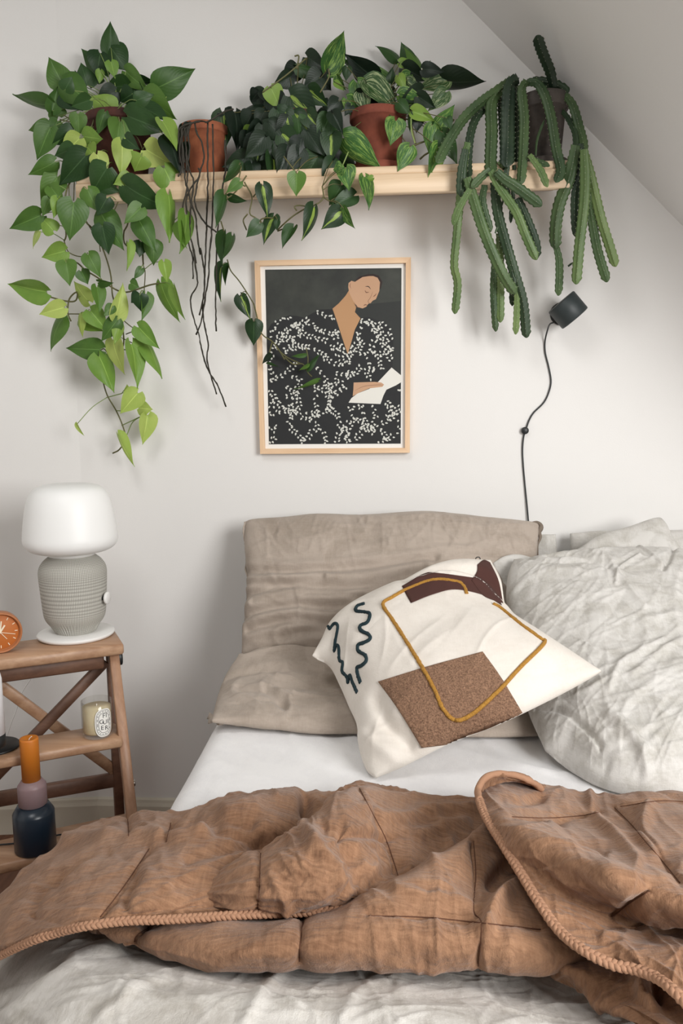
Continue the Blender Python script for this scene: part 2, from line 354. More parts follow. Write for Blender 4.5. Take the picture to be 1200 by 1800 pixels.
# lower greige pillow lying flat in front of it
def ex2(Q, UV, G):
    H = 0
    for pl, wd, a in [([(430, 1150), (500, 1140), (580, 1150), (650, 1165)], 6, -.010), ([(400, 1205), (480, 1198), (560, 1206)], 6, -.004), ([(470, 1205), (560, 1210), (640, 1200)], 5, -.004), ([(470, 1232), (560, 1236), (650, 1230)], 6, -.006), ([(420, 1228), (470, 1240), (500, 1262)], 6, -.008)]:
        d = seglen_dist(Q, pl); H = H+a*np.exp(-(d/wd)**2)-.5*a*np.exp(-((d-wd*1.9)/wd)**2)
    return H
p2, _ = pillow('pillow', 'greige linen pillow lying flat on the sheet below the upright one', M['greige'],
    Ys([(425, 1148, -.335), (480, 1136, -.33), (560, 1140, -.33), (660, 1150, -.33), (800, 1150, -.33), (955, 1165, -.33)]),
    Ys([(955, 1165, -.33), (960, 1230, -.43), (948, 1294, .512)]),
    Ys([(372, 1268, .53), (430, 1272, .525), (500, 1282, .516), (560, 1290, .512), (640, 1290, .512), (760, 1294, .512), (870, 1296, .512), (948, 1294, .512)]),
    Ys([(425, 1148, -.335), (402, 1180, -.38), (384, 1222, -.46), (372, 1268, .53)]),
    .045, .035, 200, 90, [(60, 21, dict(length=(.02, .07), width=(.003, .006), amp=.0035, ang=.9, spread=2.0, box_=(.0, .05, .2, .3))), (30, 22, dict(length=(.08, .25), width=(.004, .009), amp=.0045, ang=0, spread=.5))], extra=ex2, seed=9)
# ruffled flange along its front edge
fl_top = crl(Ys([(368, 1252, -.56), (385, 1262, -.578), (420, 1266, -.59), (470, 1270, -.6), (540, 1284, -.6), (600, 1292, -.59), (650, 1290, -.58)]), 160)
fl_bot = crl(Ys([(364, 1268, -.575), (370, 1284, -.59), (392, 1274, -.60), (410, 1284, -.60), (428, 1272, -.61), (446, 1290, -.605), (500, 1288, -.60), (560, 1297, -.60), (620, 1298, -.59), (650, 1294, -.58)]), 160)
G = np.array([[fl_top[i]*(1-t)+fl_bot[i]*t for t in np.linspace(0, 1, 12)] for i in range(160)])
s = np.linspace(0, 1, 160)[:, None]; t = np.linspace(0, 1, 12)[None]
G[..., 1] += .010*np.sin(s*60+4*np.sin(s*9))*t*np.exp(-s*3.2)-.006*np.sin(t*3.14); G[..., 2] = np.maximum(G[..., 2], .512)
Ns = normals(G); 
V = np.concatenate([G.reshape(-1, 3), (G-Ns*.002).reshape(-1, 3)]); F = grid_faces(160, 12); F += [tuple(i+1920 for i in f[::-1]) for f in F]
rg = [i*12+11 for i in range(160)]; F += [(rg[i], rg[i+1], rg[i+1]+1920, rg[i]+1920) for i in range(159)]
build('flange', V, F, M['greige'], p2)

# pillows at the back right, partly seen
pillow('pillow', 'plain grey pillow against the wall at the right edge behind the pale linen pile', M['lgrey'],
    Ys([(1002, 938, -.05), (1060, 933, -.05), (1140, 933, -.05), (1300, 930, -.05)]), Ys([(1300, 930, -.05), (1300, 1150, -.14)]),
    Ys([(1008, 1160, -.16), (1160, 1160, -.16), (1300, 1150, -.14)]), Ys([(1002, 938, -.05), (1004, 1040, -.1), (1008, 1160, -.16)]), .05, .02, 70, 50, [(8, 2, dict(amp=.002))], nz=.002)
pillow('pillow', 'small visible corner of a pale pillow behind the right end of the greige one', M['lgrey'],
    Ys([(800, 945, -.045), (900, 941, -.045), (976, 939, -.05)]), Ys([(976, 939, -.05), (980, 1000, -.07), (985, 1160, -.12)]),
    Ys([(800, 1160, -.12), (985, 1160, -.12)]), Ys([(800, 945, -.045), (800, 1160, -.12)]), .03, .02, 60, 50, [(14, 3, dict(amp=.003, length=(.03, .08)))], nz=.003)
pillow('pillow', 'pale linen pillow peaking highest at the right, behind the big front one', M['lgrey'],
    Ys([(866, 990, -.245), (886, 978, -.235), (912, 975, -.225), (960, 985, -.205), (1010, 967, -.18), (1050, 942, -.16), (1105, 925, -.15), (1150, 910, -.15), (1165, 916, -.15), (1180, 945, -.17), (1215, 985, -.2), (1290, 1030, -.22)]),
    Ys([(1290, 1030, -.2), (1300, 1280, -.34)]), Ys([(880, 1200, -.36), (1100, 1290, -.36), (1300, 1280, -.34)]), Ys([(866, 990, -.245), (884, 1060, -.28), (880, 1200, -.36)]),
    .035, .02, 150, 90, [(60, 31, dict(length=(.03, .12), width=(.003, .007), amp=.006))], seed=14, nz=.008)
def ex3(Q, UV, G):
    H = 0
    for pl, wd, a in [([(1118, 985), (1160, 1045), (1200, 1070)], 3.5, .006), ([(1116, 1016), (1080, 1050), (1072, 1085)], 3.5, .006), ([(1020, 990), (1060, 1020), (1080, 1070), (1120, 1130)], 5, .006),
                      ([(1182, 975), (1165, 1030), (1155, 1050)], 5, -.010), ([(890, 1060), (960, 1040), (1040, 1060)], 7, .005), ([(960, 1000), (1010, 1010), (1060, 1045)], 6, -.009), ([(925, 990), (960, 1020), (1030, 1030)], 6, -.008),
                      ([(940, 1262), (985, 1290), (1020, 1320), (1050, 1350)], 4, -.009), ([(1060, 1270), (1080, 1230), (1150, 1190)], 6, .007), ([(1100, 1250), (1160, 1200), (1200, 1180)], 6, .006), ([(1060, 1310), (1110, 1350), (1130, 1385)], 9, .012), ([(960, 1330), (1010, 1345), (1060, 1370)], 9, -.008)]:
        d = seglen_dist(Q, pl); H = H+a*np.exp(-(d/wd)**2)
    return H
p3, _ = pillow('pillow', 'big crumpled pale grey linen pillow at the right, front of the pile', M['lgrey'],
    Ys([(903, 985, -.27), (935, 984, -.27), (975, 980, -.26), (1030, 975, -.25), (1100, 972, -.24), (1180, 972, -.24), (1290, 980, -.24)]),
    Ys([(1290, 980, -.24), (1330, 1180, -.52), (1310, 1400, .512)]),
    Ys([(958, 1318, .53), (1000, 1352, .515), (1050, 1382, .512), (1110, 1398, .512), (1200, 1402, .512), (1310, 1400, .512)]),
    Ys([(903, 985, -.27), (892, 1015, -.31), (890, 1060, -.36), (902, 1140, -.46), (925, 1240, -.60), (958, 1318, .53)]),
    .10, .012, 260, 240, [(260, 41, dict(length=(.03, .13), width=(.0024, .0042), amp=.0018)), (120, 44, dict(length=(.04, .16), width=(.0026, .0045), amp=.0026, ang=-.8, spread=.8)), (36, 42, dict(length=(.08, .2), width=(.005, .010), amp=.0045, ang=-.8, spread=1.4))], seed=17, nz=.005, extra=ex3, pw=.55)

# ------------------------------------------------------------------ cushion
M['canvas'] = linen('cream_canvas', srgb(230, 223, 214), srgb(219, 211, 201), crinkle=.15)
M['teal'] = mat('dark_teal_yarn', srgb(20, 42, 48), .9)
M['dbrown'] = mat('dark_brown_yarn', srgb(74, 44, 38), .95)
M['boucle'] = mat('brown_boucle', srgb(128, 92, 70), .95)
t = NT(M['boucle']); nn = t.noise(t.coord(), 330, 4, .7); t.l(t.ramp(nn, [(.3, srgb(96, 68, 52)), (.7, srgb(176, 138, 110))]), t.b.inputs['Base Color']); t.bump(nn, .9, .004)
M['mustard'] = mat('mustard_yarn', srgb(190, 138, 52), .95); t = NT(M['mustard']); nn = t.noise(t.coord(), 500, 4, .7); t.l(t.ramp(nn, [(.3, srgb(150, 100, 34)), (.7, srgb(206, 156, 70))]), t.b.inputs['Base Color']); t.bump(nn, .8, .003)
def exc(Q, UV, G):
    H = 0
    for pl, wd, a in [([(675, 1262), (690, 1300), (720, 1320)], 14, -.018), ([(630, 1300), (665, 1330), (700, 1350)], 10, .008), ([(735, 1052), (790, 1042), (850, 1052), (890, 1085)], 9, .008), ([(720, 1040), (780, 1026), (850, 1030), (880, 1052)], 12, -.020), ([(560, 1160), (585, 1190), (600, 1220)], 9, -.010)]:
        d = seglen_dist(Q, pl); H = H+a*np.exp(-(d/wd)**2)
    return H
cush, CF = pillow('cushion', 'cream throw cushion with brown patch, mustard line and dark squiggle', M['canvas'],
    Ys([(549, 1153, -0.530), (566, 1125, -0.500), (580, 1098, -0.485), (610, 1072, -0.460), (650, 1050, -0.445), (710, 1024, -0.425), (760, 1000, -0.410), (805, 988, -0.400), (862, 986, -0.390)]),
    Ys([(862, 986, -0.390), (880, 1020, -0.430), (888, 1062, -0.470), (912, 1092, -0.510), (960, 1122, -0.580), (1010, 1152, -0.650), (1056, 1180, -0.700)]),
    Ys([(660, 1366, .514), (710, 1345, -0.830), (790, 1305, -0.820), (880, 1270, -0.800), (960, 1232, -0.760), (1010, 1206, -0.730), (1056, 1180, -0.700)]),
    Ys([(549, 1153, -0.530), (578, 1170, -0.550), (597, 1205, -0.600), (612, 1240, -0.650), (627, 1275, -0.710), (632, 1320, -0.770), (645, 1355, -0.820), (660, 1366, .514)]),
    .085, .03, 170, 170, [(26, 51, dict(length=(.05, .14), width=(.004, .01), amp=.003))], seed=23, nz=.004, extra=exc, pw=.62, cat='cushion')
bc = bvh_of(cush)
def applique(name, poly, mt, parent, b, off, n=26, rough=0., smoothp=False):
    """raised tufted patch from a closed pixel outline of 4 sides"""
    T, R_, B, L = [crl(np.array(s_, float), n) for s_ in poly]
    T3, R3, B3, L3 = T, R_, B, L; u = np.linspace(0, 1, n)[:, None, None]; v = np.linspace(0, 1, n)[None, :, None]
    Q = (1-v)*T[:, None]+v*B[:, None]+(1-u)*L[None]+u*R_[None]-((1-u)*(1-v)*T[0]+u*(1-v)*T[-1]+(1-u)*v*B[0]+u*v*B[-1])
    G = np.zeros((n, n, 3)); Lo = np.zeros((n, n, 3))
    for i in range(n):
        for j in range(n):
            h = hit(b, Q[i, j, 0], Q[i, j, 1], 0.0)
            if h is None: h = G[i, j-1] if j else G[i-1, j]
            r = CAM-h; r = r/np.linalg.norm(r); e = min(i, j, n-1-i, n-1-j); o_ = off*(1 if e > 0 else .7)
            G[i, j] = h+r*o_; Lo[i, j] = h-r*.002
    if rough: G += (rough*noise(G, 260, 3))[..., None]*np.array([0, -1, .4])
    V = np.concatenate([G.reshape(-1, 3), Lo.reshape(-1, 3)]); F = grid_faces(n, n); k = n*n
    ring = [i*n for i in range(n)]+[(n-1)*n+j for j in range(1, n)]+[i*n+n-1 for i in range(n-2, -1, -1)]+[j for j in range(n-2, 0, -1)]
    F += [(ring[i], ring[(i+1) % len(ring)], ring[(i+1) % len(ring)]+k, ring[i]+k) for i in range(len(ring))]
    o = build(name, V, F, mt, parent); bm = bmesh.new(); bm.from_mesh(o.data); bmesh.ops.recalc_face_normals(bm, faces=bm.faces); bm.to_mesh(o.data); bm.free(); return o
o = applique('tufted_patch', [[(664, 1198), (755, 1170), (848, 1145)], [(848, 1145), (880, 1190), (918, 1253)], [(741, 1315), (800, 1306), (870, 1283), (918, 1253)], [(664, 1198), (700, 1248), (741, 1315)]], M['boucle'], cush, bc, .006, 90, .0016)
o['label'] = 'raised brown tufted rectangle'
o = applique('tufted_patch', [[(706, 1030), (745, 1008), (770, 1007), (852, 1018)], [(852, 1018), (872, 1042), (882, 1064)], [(722, 1060), (760, 1045), (800, 1036), (850, 1046), (882, 1064)], [(706, 1030), (714, 1046), (722, 1060)]], M['dbrown'], cush, bc, .003, 30)
o['label'] = 'dark brown embroidered band at the back corner'
applique('tufted_patch', [[(839, 992), (850, 984), (861, 988)], [(861, 988), (876, 1020), (884, 1060)], [(828, 1020), (850, 1052), (884, 1070)], [(839, 992), (838, 1005), (828, 1020)]], M['dbrown'], cush, bc, .0045, 30)
bp = bvh_of(bpy.data.objects['tufted_patch'])
def yarn(name, poly, r, mt, parent, off=.001, seg=None, flat=1.0):
    Q = crl(np.array(poly, float), seg or len(poly)*14); P = []
    for x, y in Q:
        h = hit(bc, x, y, off); h2 = hit(bp, x, y, off)
        if h2 is not None and h is not None and np.linalg.norm(h2-CAM) < np.linalg.norm(h-CAM): h = h2
        if h is not None: P.append(h)
    V, F = tube(np.array(P), r, 8, smooth=False); V = V+.0007*noise(V, 300, 4)[:, None]; return build(name, V, F, mt, parent)
yarn('yarn_line', [(820, 1044), (814, 1030), (800, 1022), (760, 1020), (716, 1036), (690, 1050), (673, 1063), (690, 1090), (725, 1145), (760, 1205), (778, 1245), (800, 1266), (830, 1255), (875, 1215), (915, 1172), (955, 1132), (948, 1122), (915, 1098), (880, 1070), (866, 1062)], .0040, M['mustard'], cush, .001, 330)['label'] = 'mustard yarn rectangle outline'
sq = yarn('yarn_squiggle', [(641, 1061), (628, 1066), (626, 1074), (640, 1076), (650, 1080), (646, 1094), (634, 1100), (634, 1108), (648, 1116), (650, 1124), (640, 1130), (630, 1134), (630, 1144), (642, 1152), (644, 1162), (636, 1170), (628, 1174), (630, 1188), (634, 1200)], .0040, M['teal'], cush, .001, 200)
yarn('yarn_squiggle', [(577, 1101), (580, 1105), (588, 1096), (594, 1102), (590, 1126), (588, 1144), (592, 1134), (596, 1140), (597, 1160), (603, 1165), (602, 1180), (610, 1190), (612, 1200), (615, 1187), (620, 1200), (628, 1217)], .0036, M['teal'], cush, .001, 200)
V, F = tube(Ys([(838, 992, -.372), (836, 981, -.372), (843, 980, -.372), (843, 990, -.37)]), .0012, 6, 14); build('zip_pull', V, F, M['black'], cush)

# ------------------------------------------------------------------ quilt
M['quilt'] = mat('rust_linen_quilt', srgb(176, 128, 96), .92); t = NT(M['quilt']); t.b.inputs['Sheen Weight'].default_value = .2; t.b.inputs['Specular IOR Level'].default_value = .12
a = t.noise(t.coord((1, 9, 2)), 28, 5, .65, .4); b_ = t.noise(t.coord((7, 1, 2)), 30, 4, .6); c_ = t.noise(t.coord(), 7, 3)
f = t.math('ADD', t.math('MULTIPLY', a, v=.5), t.math('ADD', t.math('MULTIPLY', b_, v=.28), t.math('MULTIPLY', c_, v=.3)))
t.l(t.ramp(f, [(.38, srgb(112, 80, 59)), (.70, srgb(168, 129, 100))]), t.b.inputs['Base Color'])
p = t.bump(t.noise(t.coord((4, 1, 1)), 240, 3), .4, .0012)
p = t.bump(t.math('ABSOLUTE', t.math('SUBTRACT', t.noise(t.coord((1, 3, 1)), 24, 2, .4, .4), v=.5)), .28, .008, p)
p = t.bump(t.noise(t.coord((1, 2.2, 1)), 75, 5, .65, .2), .55, .004, p)
t.bump(t.math('ABSOLUTE', t.math('SUBTRACT', t.noise(t.coord((2.6, 1, 1)), 80, 2, .5, .3), v=.5)), .2, .003, p)
M['piping'] = mat('quilt_piping', srgb(164, 124, 97), .9); t = NT(M['piping']); t.bump(t.noise(t.coord(), 200, 4), .5, .002)
M['thread'] = mat('dark_brown_thread', srgb(92, 58, 40), .9)
quilt = empty('quilt', Zp(620, 1560, .505), 'rust brown quilted blanket folded across the middle of the bed', 'blanket')
def Zr(rows): return np.array([[Zp(*p_) for p_ in r] for r in rows])
def sheet(name, rows, nu, nv, mt, parent, seams=(), folds=(), thick=.010, seed=0, nz=.004, ns=11, cre=(), puff=.006, thr=True):
    """rows: far->near control rows of (px,py,z)"""
    C = Zr(rows); G = cr(C, nv); G = np.swapaxes(cr(np.swapaxes(G, 0, 1), nu), 0, 1); G = np.swapaxes(G, 0, 1)   # (nu,nv,3)
    N = normals(G)
    if np.mean(np.sum(N*(CAM-G), -1)) < 0: N = -N
    Q = proj(G); UV = uvm(G); H = nz*noise(G, ns, seed)+nz*.5*noise(G, ns*2.5, seed+1)
    for c in cre: H += creases(UV, *c[:2], **c[2])
    if seams:
        D = np.min([seglen_dist(Q, s_) for s_ in seams], 0); H += puff*(1-np.exp(-(D/14.0)))-puff*.4; H -= .003*np.exp(-(D/3.5)**2)
    for pl, wd, am in folds: H += am*np.exp(-(seglen_dist(Q, pl)/wd)**2)
    G = G+N*H[..., None]
    V = np.concatenate([G.reshape(-1, 3), (G-N*thick).reshape(-1, 3)]); F = grid_faces(nu, nv); k = nu*nv
    if thick:
        F2 = [tuple(i+k for i in f_[::-1]) for f_ in F]
        ring = [i*nv for i in range(nu)]+[(nu-1)*nv+j for j in range(1, nv)]+[i*nv+nv-1 for i in range(nu-2, -1, -1)]+[j for j in range(nv-2, 0, -1)]
        F = F+F2+[(ring[i], ring[(i+1) % len(ring)], ring[(i+1) % len(ring)]+k, ring[i]+k) for i in range(len(ring))]
    o = build(name, V, F, mt, parent); bm = bmesh.new(); bm.from_mesh(o.data); bmesh.ops.recalc_face_normals(bm, faces=bm.faces); bm.to_mesh(o.data); bm.free()
    if seams and thr:
        b = bvh_of(o); parts = []
        for s_ in seams:
            Qs = crl(np.array(s_, float), 60); P = []
            for x, y in Qs:
                h = hit(b, x, y, .0002)
                if h is not None: P.append(h)
            if len(P) > 6: parts.append(tube(np.array(P), .0007, 5, smooth=False))
        for V, F in parts: build('stitching', V, F, M['thread'], o)
    return o, G
def rows(px, zs): return [[(a, b, z) for (a, b), z in zip(r, zr)] for r, zr in zip(px, zs)]
A_px = [
 [(186, 1452), (244, 1444), (332, 1438), (412, 1414), (512, 1406), (592, 1408), (637, 1389), (702, 1404), (782, 1418), (892, 1418)],
 [(176, 1448), (240, 1438), (330, 1432), (410, 1408), (510, 1400), (590, 1402), (635, 1383), (700, 1398), (780, 1410), (890, 1412)],
 [(130, 1468), (220, 1462), (310, 1455), (410, 1440), (510, 1440), (590, 1440), (645, 1420), (720, 1440), (790, 1450), (890, 1450)],
 [(70, 1515), (170, 1510), (280, 1500), (390, 1490), (500, 1490), (580, 1480), (660, 1480), (730, 1480), (800, 1480), (880, 1480)],
 [(15, 1562), (120, 1555), (250, 1545), (380, 1540), (500, 1535), (580, 1530), (650, 1535), (720, 1530), (790, 1520), (870, 1510)],
 [(-30, 1615), (80, 1605), (220, 1590), (360, 1580), (490, 1575), (570, 1570), (635, 1572), (700, 1565), (770, 1560), (860, 1550)],
 [(-70, 1712), (40, 1657), (150, 1624), (300, 1612), (430, 1604), (530, 1601), (635, 1595), (710, 1590), (780, 1590), (860, 1590)]]
A_z = [
 [.42, .46, .518, .518, .518, .518, .518, .518, .518, .518],
 [.44, .49, .535, .54, .545, .54, .54, .53, .53, .53],
 [.46, .53, .565, .585, .575, .54, .54, .53, .53, .53],
 [.47, .55, .585, .585, .565, .55, .54, .53, .53, .53],
 [.47, .555, .59, .585, .56, .55, .54, .53, .53, .53],
 [.46, .55, .59, .58, .56, .55, .54, .53, .53, .53],
 [.44, .535, .575, .575, .56, .55, .54, .53, .53, .53]]
seamsA2 = [[(632, 1386), (652, 1425), (680, 1480), (706, 1560)], [(458, 1500), (456, 1560), (452, 1606)]]
seamsA = [[(224, 1436), (226, 1470)], [(300, 1447), (292, 1480)], [(262, 1492), (230, 1540), (205, 1575), (176, 1612)], [(262, 1620), (300, 1600)]][:3]
foldsA = [([(120, 1482), (200, 1474), (300, 1474), (360, 1470)], 11, .012), ([(535, 1415), (545, 1436), (556, 1450)], 12, -.03), ([(380, 1462), (460, 1480), (500, 1488)], 10, -.014), ([(300, 1460), (380, 1448), (440, 1455)], 9, -.012),
          ([(400, 1435), (470, 1420), (520, 1415)], 14, .014), ([(100, 1560), (130, 1530), (190, 1500)], 9, -.007), ([(60, 1610), (80, 1570), (110, 1540)], 9, -.008), ([(220, 1600), (225, 1570), (240, 1550)], 8, -.008), ([(330, 1520), (400, 1500), (460, 1480)], 10, -.010)]
A2_px = [
 [(330, 1556), (425, 1521), (500, 1486), (536, 1466), (569, 1441), (600, 1408), (637, 1389), (702, 1404), (782, 1416), (890, 1418)],
 [(330, 1550), (425, 1515), (500, 1480), (532, 1460), (565, 1435), (597, 1402), (635, 1383), (700, 1398), (780, 1410), (890, 1412)],
 [(335, 1567), (430, 1540), (500, 1512), (545, 1492), (585, 1470), (620, 1448), (660, 1440), (720, 1445), (790, 1450), (890, 1450)],
 [(345, 1586), (440, 1570), (510, 1555), (560, 1540), (600, 1522), (640, 1505), (680, 1497), (740, 1497), (800, 1498), (880, 1495)],
 [(360, 1600), (450, 1592), (520, 1585), (570, 1578), (615, 1570), (650, 1562), (700, 1560), (750, 1555), (810, 1550), (880, 1545)],
 [(370, 1608), (450, 1604), (530, 1601), (580, 1599), (635, 1595), (660, 1594), (710, 1592), (760, 1590), (820, 1590), (880, 1590)]]
A2_z = [
 [.545, .575, .58, .585, .58, .575, .54, .53, .52, .52],
 [.56, .60, .622, .632, .627, .622, .60, .565, .55, .545],
 [.562, .61, .635, .648, .645, .635, .605, .57, .55, .54],
 [.56, .603, .62, .628, .622, .605, .585, .565, .55, .54],
 [.556, .588, .60, .605, .602, .592, .575, .56, .55, .54],
 [.55, .57, .578, .578, .577, .572, .565, .555, .545, .54]]
foldsA2 = [([(545, 1465), (560, 1500), (580, 1530), (590, 1550)], 12, .012), ([(600, 1455), (610, 1500), (625, 1550)], 12, -.012), ([(570, 1455), (640, 1470), (720, 1470)], 8, -.010), ([(640, 1425), (700, 1440), (760, 1430), (830, 1425)], 10, .010), ([(700, 1470), (760, 1465), (820, 1450)], 9, .008), ([(620, 1590), (650, 1555), (700, 1525)], 10, -.008), ([(480, 1540), (500, 1570), (505, 1595)], 8, .006)]
def qc(n, s): return [(n, s, dict(length=(.02, .07), width=(.0025, .0045), amp=.0030)), (n//4, s+1, dict(length=(.05, .14), width=(.005, .009), amp=.004))]
qA, GA = sheet('quilt_fold', rows(A_px, A_z), 260, 130, M['quilt'], quilt, seamsA, foldsA, .012, 61, .005, 12, qc(300, 62), puff=.008)
sheet('quilt_fold', rows(A2_px, A2_z), 230, 120, M['quilt'], quilt, seamsA2, foldsA2, .012, 65, .004, 12, qc(170, 67), puff=.005)
B_px = [
 [(150, 1622), (300, 1616), (430, 1612), (540, 1608), (642, 1586), (703, 1556), (772, 1510), (832, 1472), (882, 1452), (960, 1444)],
 [(160, 1630), (300, 1626), (430, 1620), (540, 1614), (640, 1592), (700, 1560), (770, 1512), (830, 1474), (880, 1452), (960, 1440)],
 [(190, 1640), (310, 1640), (430, 1638), (540, 1632), (640, 1618), (710, 1598), (780, 1570), (850, 1550), (920, 1540), (1000, 1540)],
 [(212, 1652), (320, 1662), (430, 1672), (540, 1670), (640, 1660), (720, 1652), (790, 1648), (860, 1645), (940, 1640), (1030, 1640)],
 [(226, 1658), (330, 1685), (440, 1702), (540, 1700), (640, 1696), (730, 1696), (800, 1699), (870, 1702), (950, 1702), (1040, 1690)],
 [(236, 1652), (334, 1675), (442, 1690), (540, 1688), (640, 1684), (730, 1684), (800, 1687), (870, 1690), (950, 1690), (1040, 1680)]]
B_z = [
 [.50, .52, .53, .535, .565, .575, .58, .58, .57, .56],
 [.53, .545, .55, .56, .595, .605, .61, .61, .59, .575],
 [.535, .565, .58, .59, .60, .605, .60, .59, .57, .56],
 [.53, .565, .58, .585, .585, .59, .59, .59, .585, .57],
 [.53, .548, .552, .55, .55, .552, .552, .552, .55, .54],
 [.52, .533, .535, .528, .525, .525, .525, .525, .525, .525]]
seamsB = [[(832, 1478), (836, 1540), (832, 1600), (846, 1625), (840, 1698)], [(648, 1610), (740, 1612), (842, 1622), (950, 1634)], [(262, 1630), (240, 1645), (236, 1656)], [(532, 1622), (528, 1650), (526, 1690)]]
foldsB = [([(850, 1640), (880, 1590), (930, 1572), (980, 1590)], 13, .020), ([(870, 1550), (900, 1520), (930, 1530)], 16, -.020), ([(700, 1575), (760, 1590), (830, 1596)], 8, .006)]
qB, GB = sheet('quilt_fold', rows(B_px, B_z), 240, 90, M['quilt'], quilt, seamsB, foldsB, .012, 71, .004, 12, qc(70, 72), puff=.008)
C_px = [
 [(852, 1384), (884, 1384), (942, 1392), (1002, 1404), (1062, 1414), (1132, 1404), (1202, 1404), (1300, 1416)],
 [(842, 1388), (876, 1378), (940, 1384), (1000, 1396), (1060, 1406), (1130, 1397), (1200, 1397), (1300, 1410)],
 [(850, 1428), (890, 1422), (950, 1425), (1010, 1435), (1070, 1440), (1140, 1435), (1210, 1440), (1310, 1450)],
 [(880, 1478), (920, 1470), (980, 1475), (1040, 1482), (1100, 1490), (1160, 1495), (1230, 1500), (1330, 1510)],
 [(914, 1532), (955, 1525), (1010, 1525), (1070, 1535), (1130, 1545), (1190, 1555), (1250, 1560), (1340, 1570)],
 [(948, 1586), (990, 1585), (1045, 1590), (1100, 1596), (1150, 1600), (1210, 1605), (1270, 1612), (1350, 1630)],
 [(984, 1634), (1030, 1635), (1080, 1640), (1130, 1640), (1180, 1636), (1240, 1640), (1290, 1655), (1360, 1670)],
 [(1030, 1670), (1070, 1672), (1115, 1676), (1160, 1680), (1205, 1690), (1260, 1705), (1310, 1725), (1370, 1740)],
 [(1078, 1692), (1112, 1698), (1150, 1712), (1180, 1735), (1210, 1765), (1250, 1800), (1290, 1840), (1370, 1870)]]
C_z = [
 [.55, .55, .54, .53, .52, .53, .53, .53],
 [.605, .60, .585, .57, .56, .575, .58, .58],
 [.635, .64, .61, .60, .595, .60, .605, .61],
 [.635, .66, .655, .63, .62, .625, .62, .63],
 [.625, .635, .66, .675, .665, .655, .65, .65],
 [.615, .61, .61, .62, .635, .65, .66, .66],
 [.605, .60, .59, .585, .59, .60, .60, .60],
 [.60, .60, .605, .61, .61, .615, .615, .61],
 [.595, .595, .60, .605, .60, .59, .58, .57]]
seamsC = [[(900, 1436), (960, 1438), (1020, 1434), (1052, 1428)], [(1080, 1420), (1110, 1450), (1135, 1480), (1165, 1515), (1195, 1552)], [(1075, 1612), (1110, 1585), (1140, 1567)], [(1090, 1418), (1160, 1408), (1230, 1412)]]
foldsC = [([(1036, 1408), (1046, 1436), (1080, 1480), (1120, 1520)], 9, .010), ([(1140, 1420), (1130, 1470), (1150, 1500)], 12, .010), ([(885, 1410), (920, 1412), (950, 1405)], 8, -.008), ([(1060, 1655), (1120, 1650), (1180, 1640), (1240, 1640)], 8, .006), ([(980, 1445), (1000, 1470), (1060, 1500)], 9, -.008)]
qC, GC = sheet('quilt_fold', rows(C_px, C_z), 230, 200, M['quilt'], quilt, seamsC, foldsC, .012, 81, .005, 12, qc(170, 82), puff=.008)
D_px = [[(940, 1668), (1020, 1668), (1100, 1672), (1190, 1690), (1330, 1760)], [(950, 1694), (1020, 1702), (1095, 1716), (1170, 1740), (1310, 1810)], [(955, 1704), (1010, 1735), (1070, 1768), (1130, 1800), (1270, 1880)], [(965, 1700), (1014, 1728), (1074, 1760), (1134, 1792), (1276, 1870)]]
D_z = [[.53, .53, .53, .53, .53], [.54, .555, .56, .56, .56], [.525, .53, .54, .555, .58], [.52, .525, .535, .548, .57]]
sheet('quilt_fold', rows(D_px, D_z), 120, 50, M['quilt'], quilt, [], [([(1120, 1715), (1130, 1750), (1150, 1780)], 10, .022), ([(1155, 1720), (1158, 1745), (1150, 1760)], 10, -.022)], .012, 91, .004, 12, qc(40, 92))
# small turned-over lip at the top of the flap
L_px = [[(846, 1392), (850, 1376), (872, 1362), (905, 1366), (932, 1374), (951, 1388)], [(842, 1388), (850, 1368), (876, 1359), (912, 1363), (938, 1371), (953, 1384)], [(850, 1400), (862, 1388), (888, 1374), (915, 1374), (938, 1380), (950, 1390)]]
L_z = [[.60]*6, [.625, .635, .64, .635, .62, .60], [.62, .62, .625, .62, .61, .595]]
sheet('quilt_fold', rows(L_px, L_z), 70, 16, M['quilt'], quilt, [], [], .008, 95, .002, 12, qc(10, 96))
# braided piping along the edges
def braid(P, r, name='piping'):
    P = crl(P, 60); s = np.concatenate([[0], np.cumsum(np.linalg.norm(np.diff(P, axis=0), axis=1))]); L = s[-1]; n = int(L/.0022)
    P = crl(P, n); T = np.gradient(P, axis=0); T /= np.linalg.norm(T, axis=1)[:, None]; up = np.array([0, -.45, .9]); sd = np.cross(T, up); sd /= np.linalg.norm(sd, axis=1)[:, None]; upn = np.cross(sd, T)
    d = np.linspace(0, L, n); parts = []
    for k in range(3):
        ph = 2*math.pi*k/3; a = d/.018*2*math.pi+ph
        Q = P+sd*(r*.62*np.sin(a))[:, None]+upn*(r*.38*np.sin(2*a))[:, None]; parts.append(tube(Q, r*.62, 7, smooth=False))
    V, F = merge(parts); return build(name, V, F, M['piping'], quilt)
def plain(P, r): V, F = tube(P, r, 10, seg=140); V = V+.0009*noise(V, 90, 4)[:, None]; return build('piping', V, F, M['piping'], quilt)
pA = [Zp(*p_) for p_ in [(-70, 1716, .44), (40, 1661, .535), (100, 1640, .56), (150, 1628, .577), (220, 1619, .58), (300, 1616, .58), (430, 1608, .58), (530, 1604, .58), (636, 1598, .585)]]
braid(pA, .0048)
pC = [Zp(*p_) for p_ in [(952, 1386, .60), (930, 1372, .625), (905, 1364, .635), (876, 1360, .64), (852, 1368, .64), (840, 1388, .635), (842, 1406, .637)]]
plain(pC, .0050)
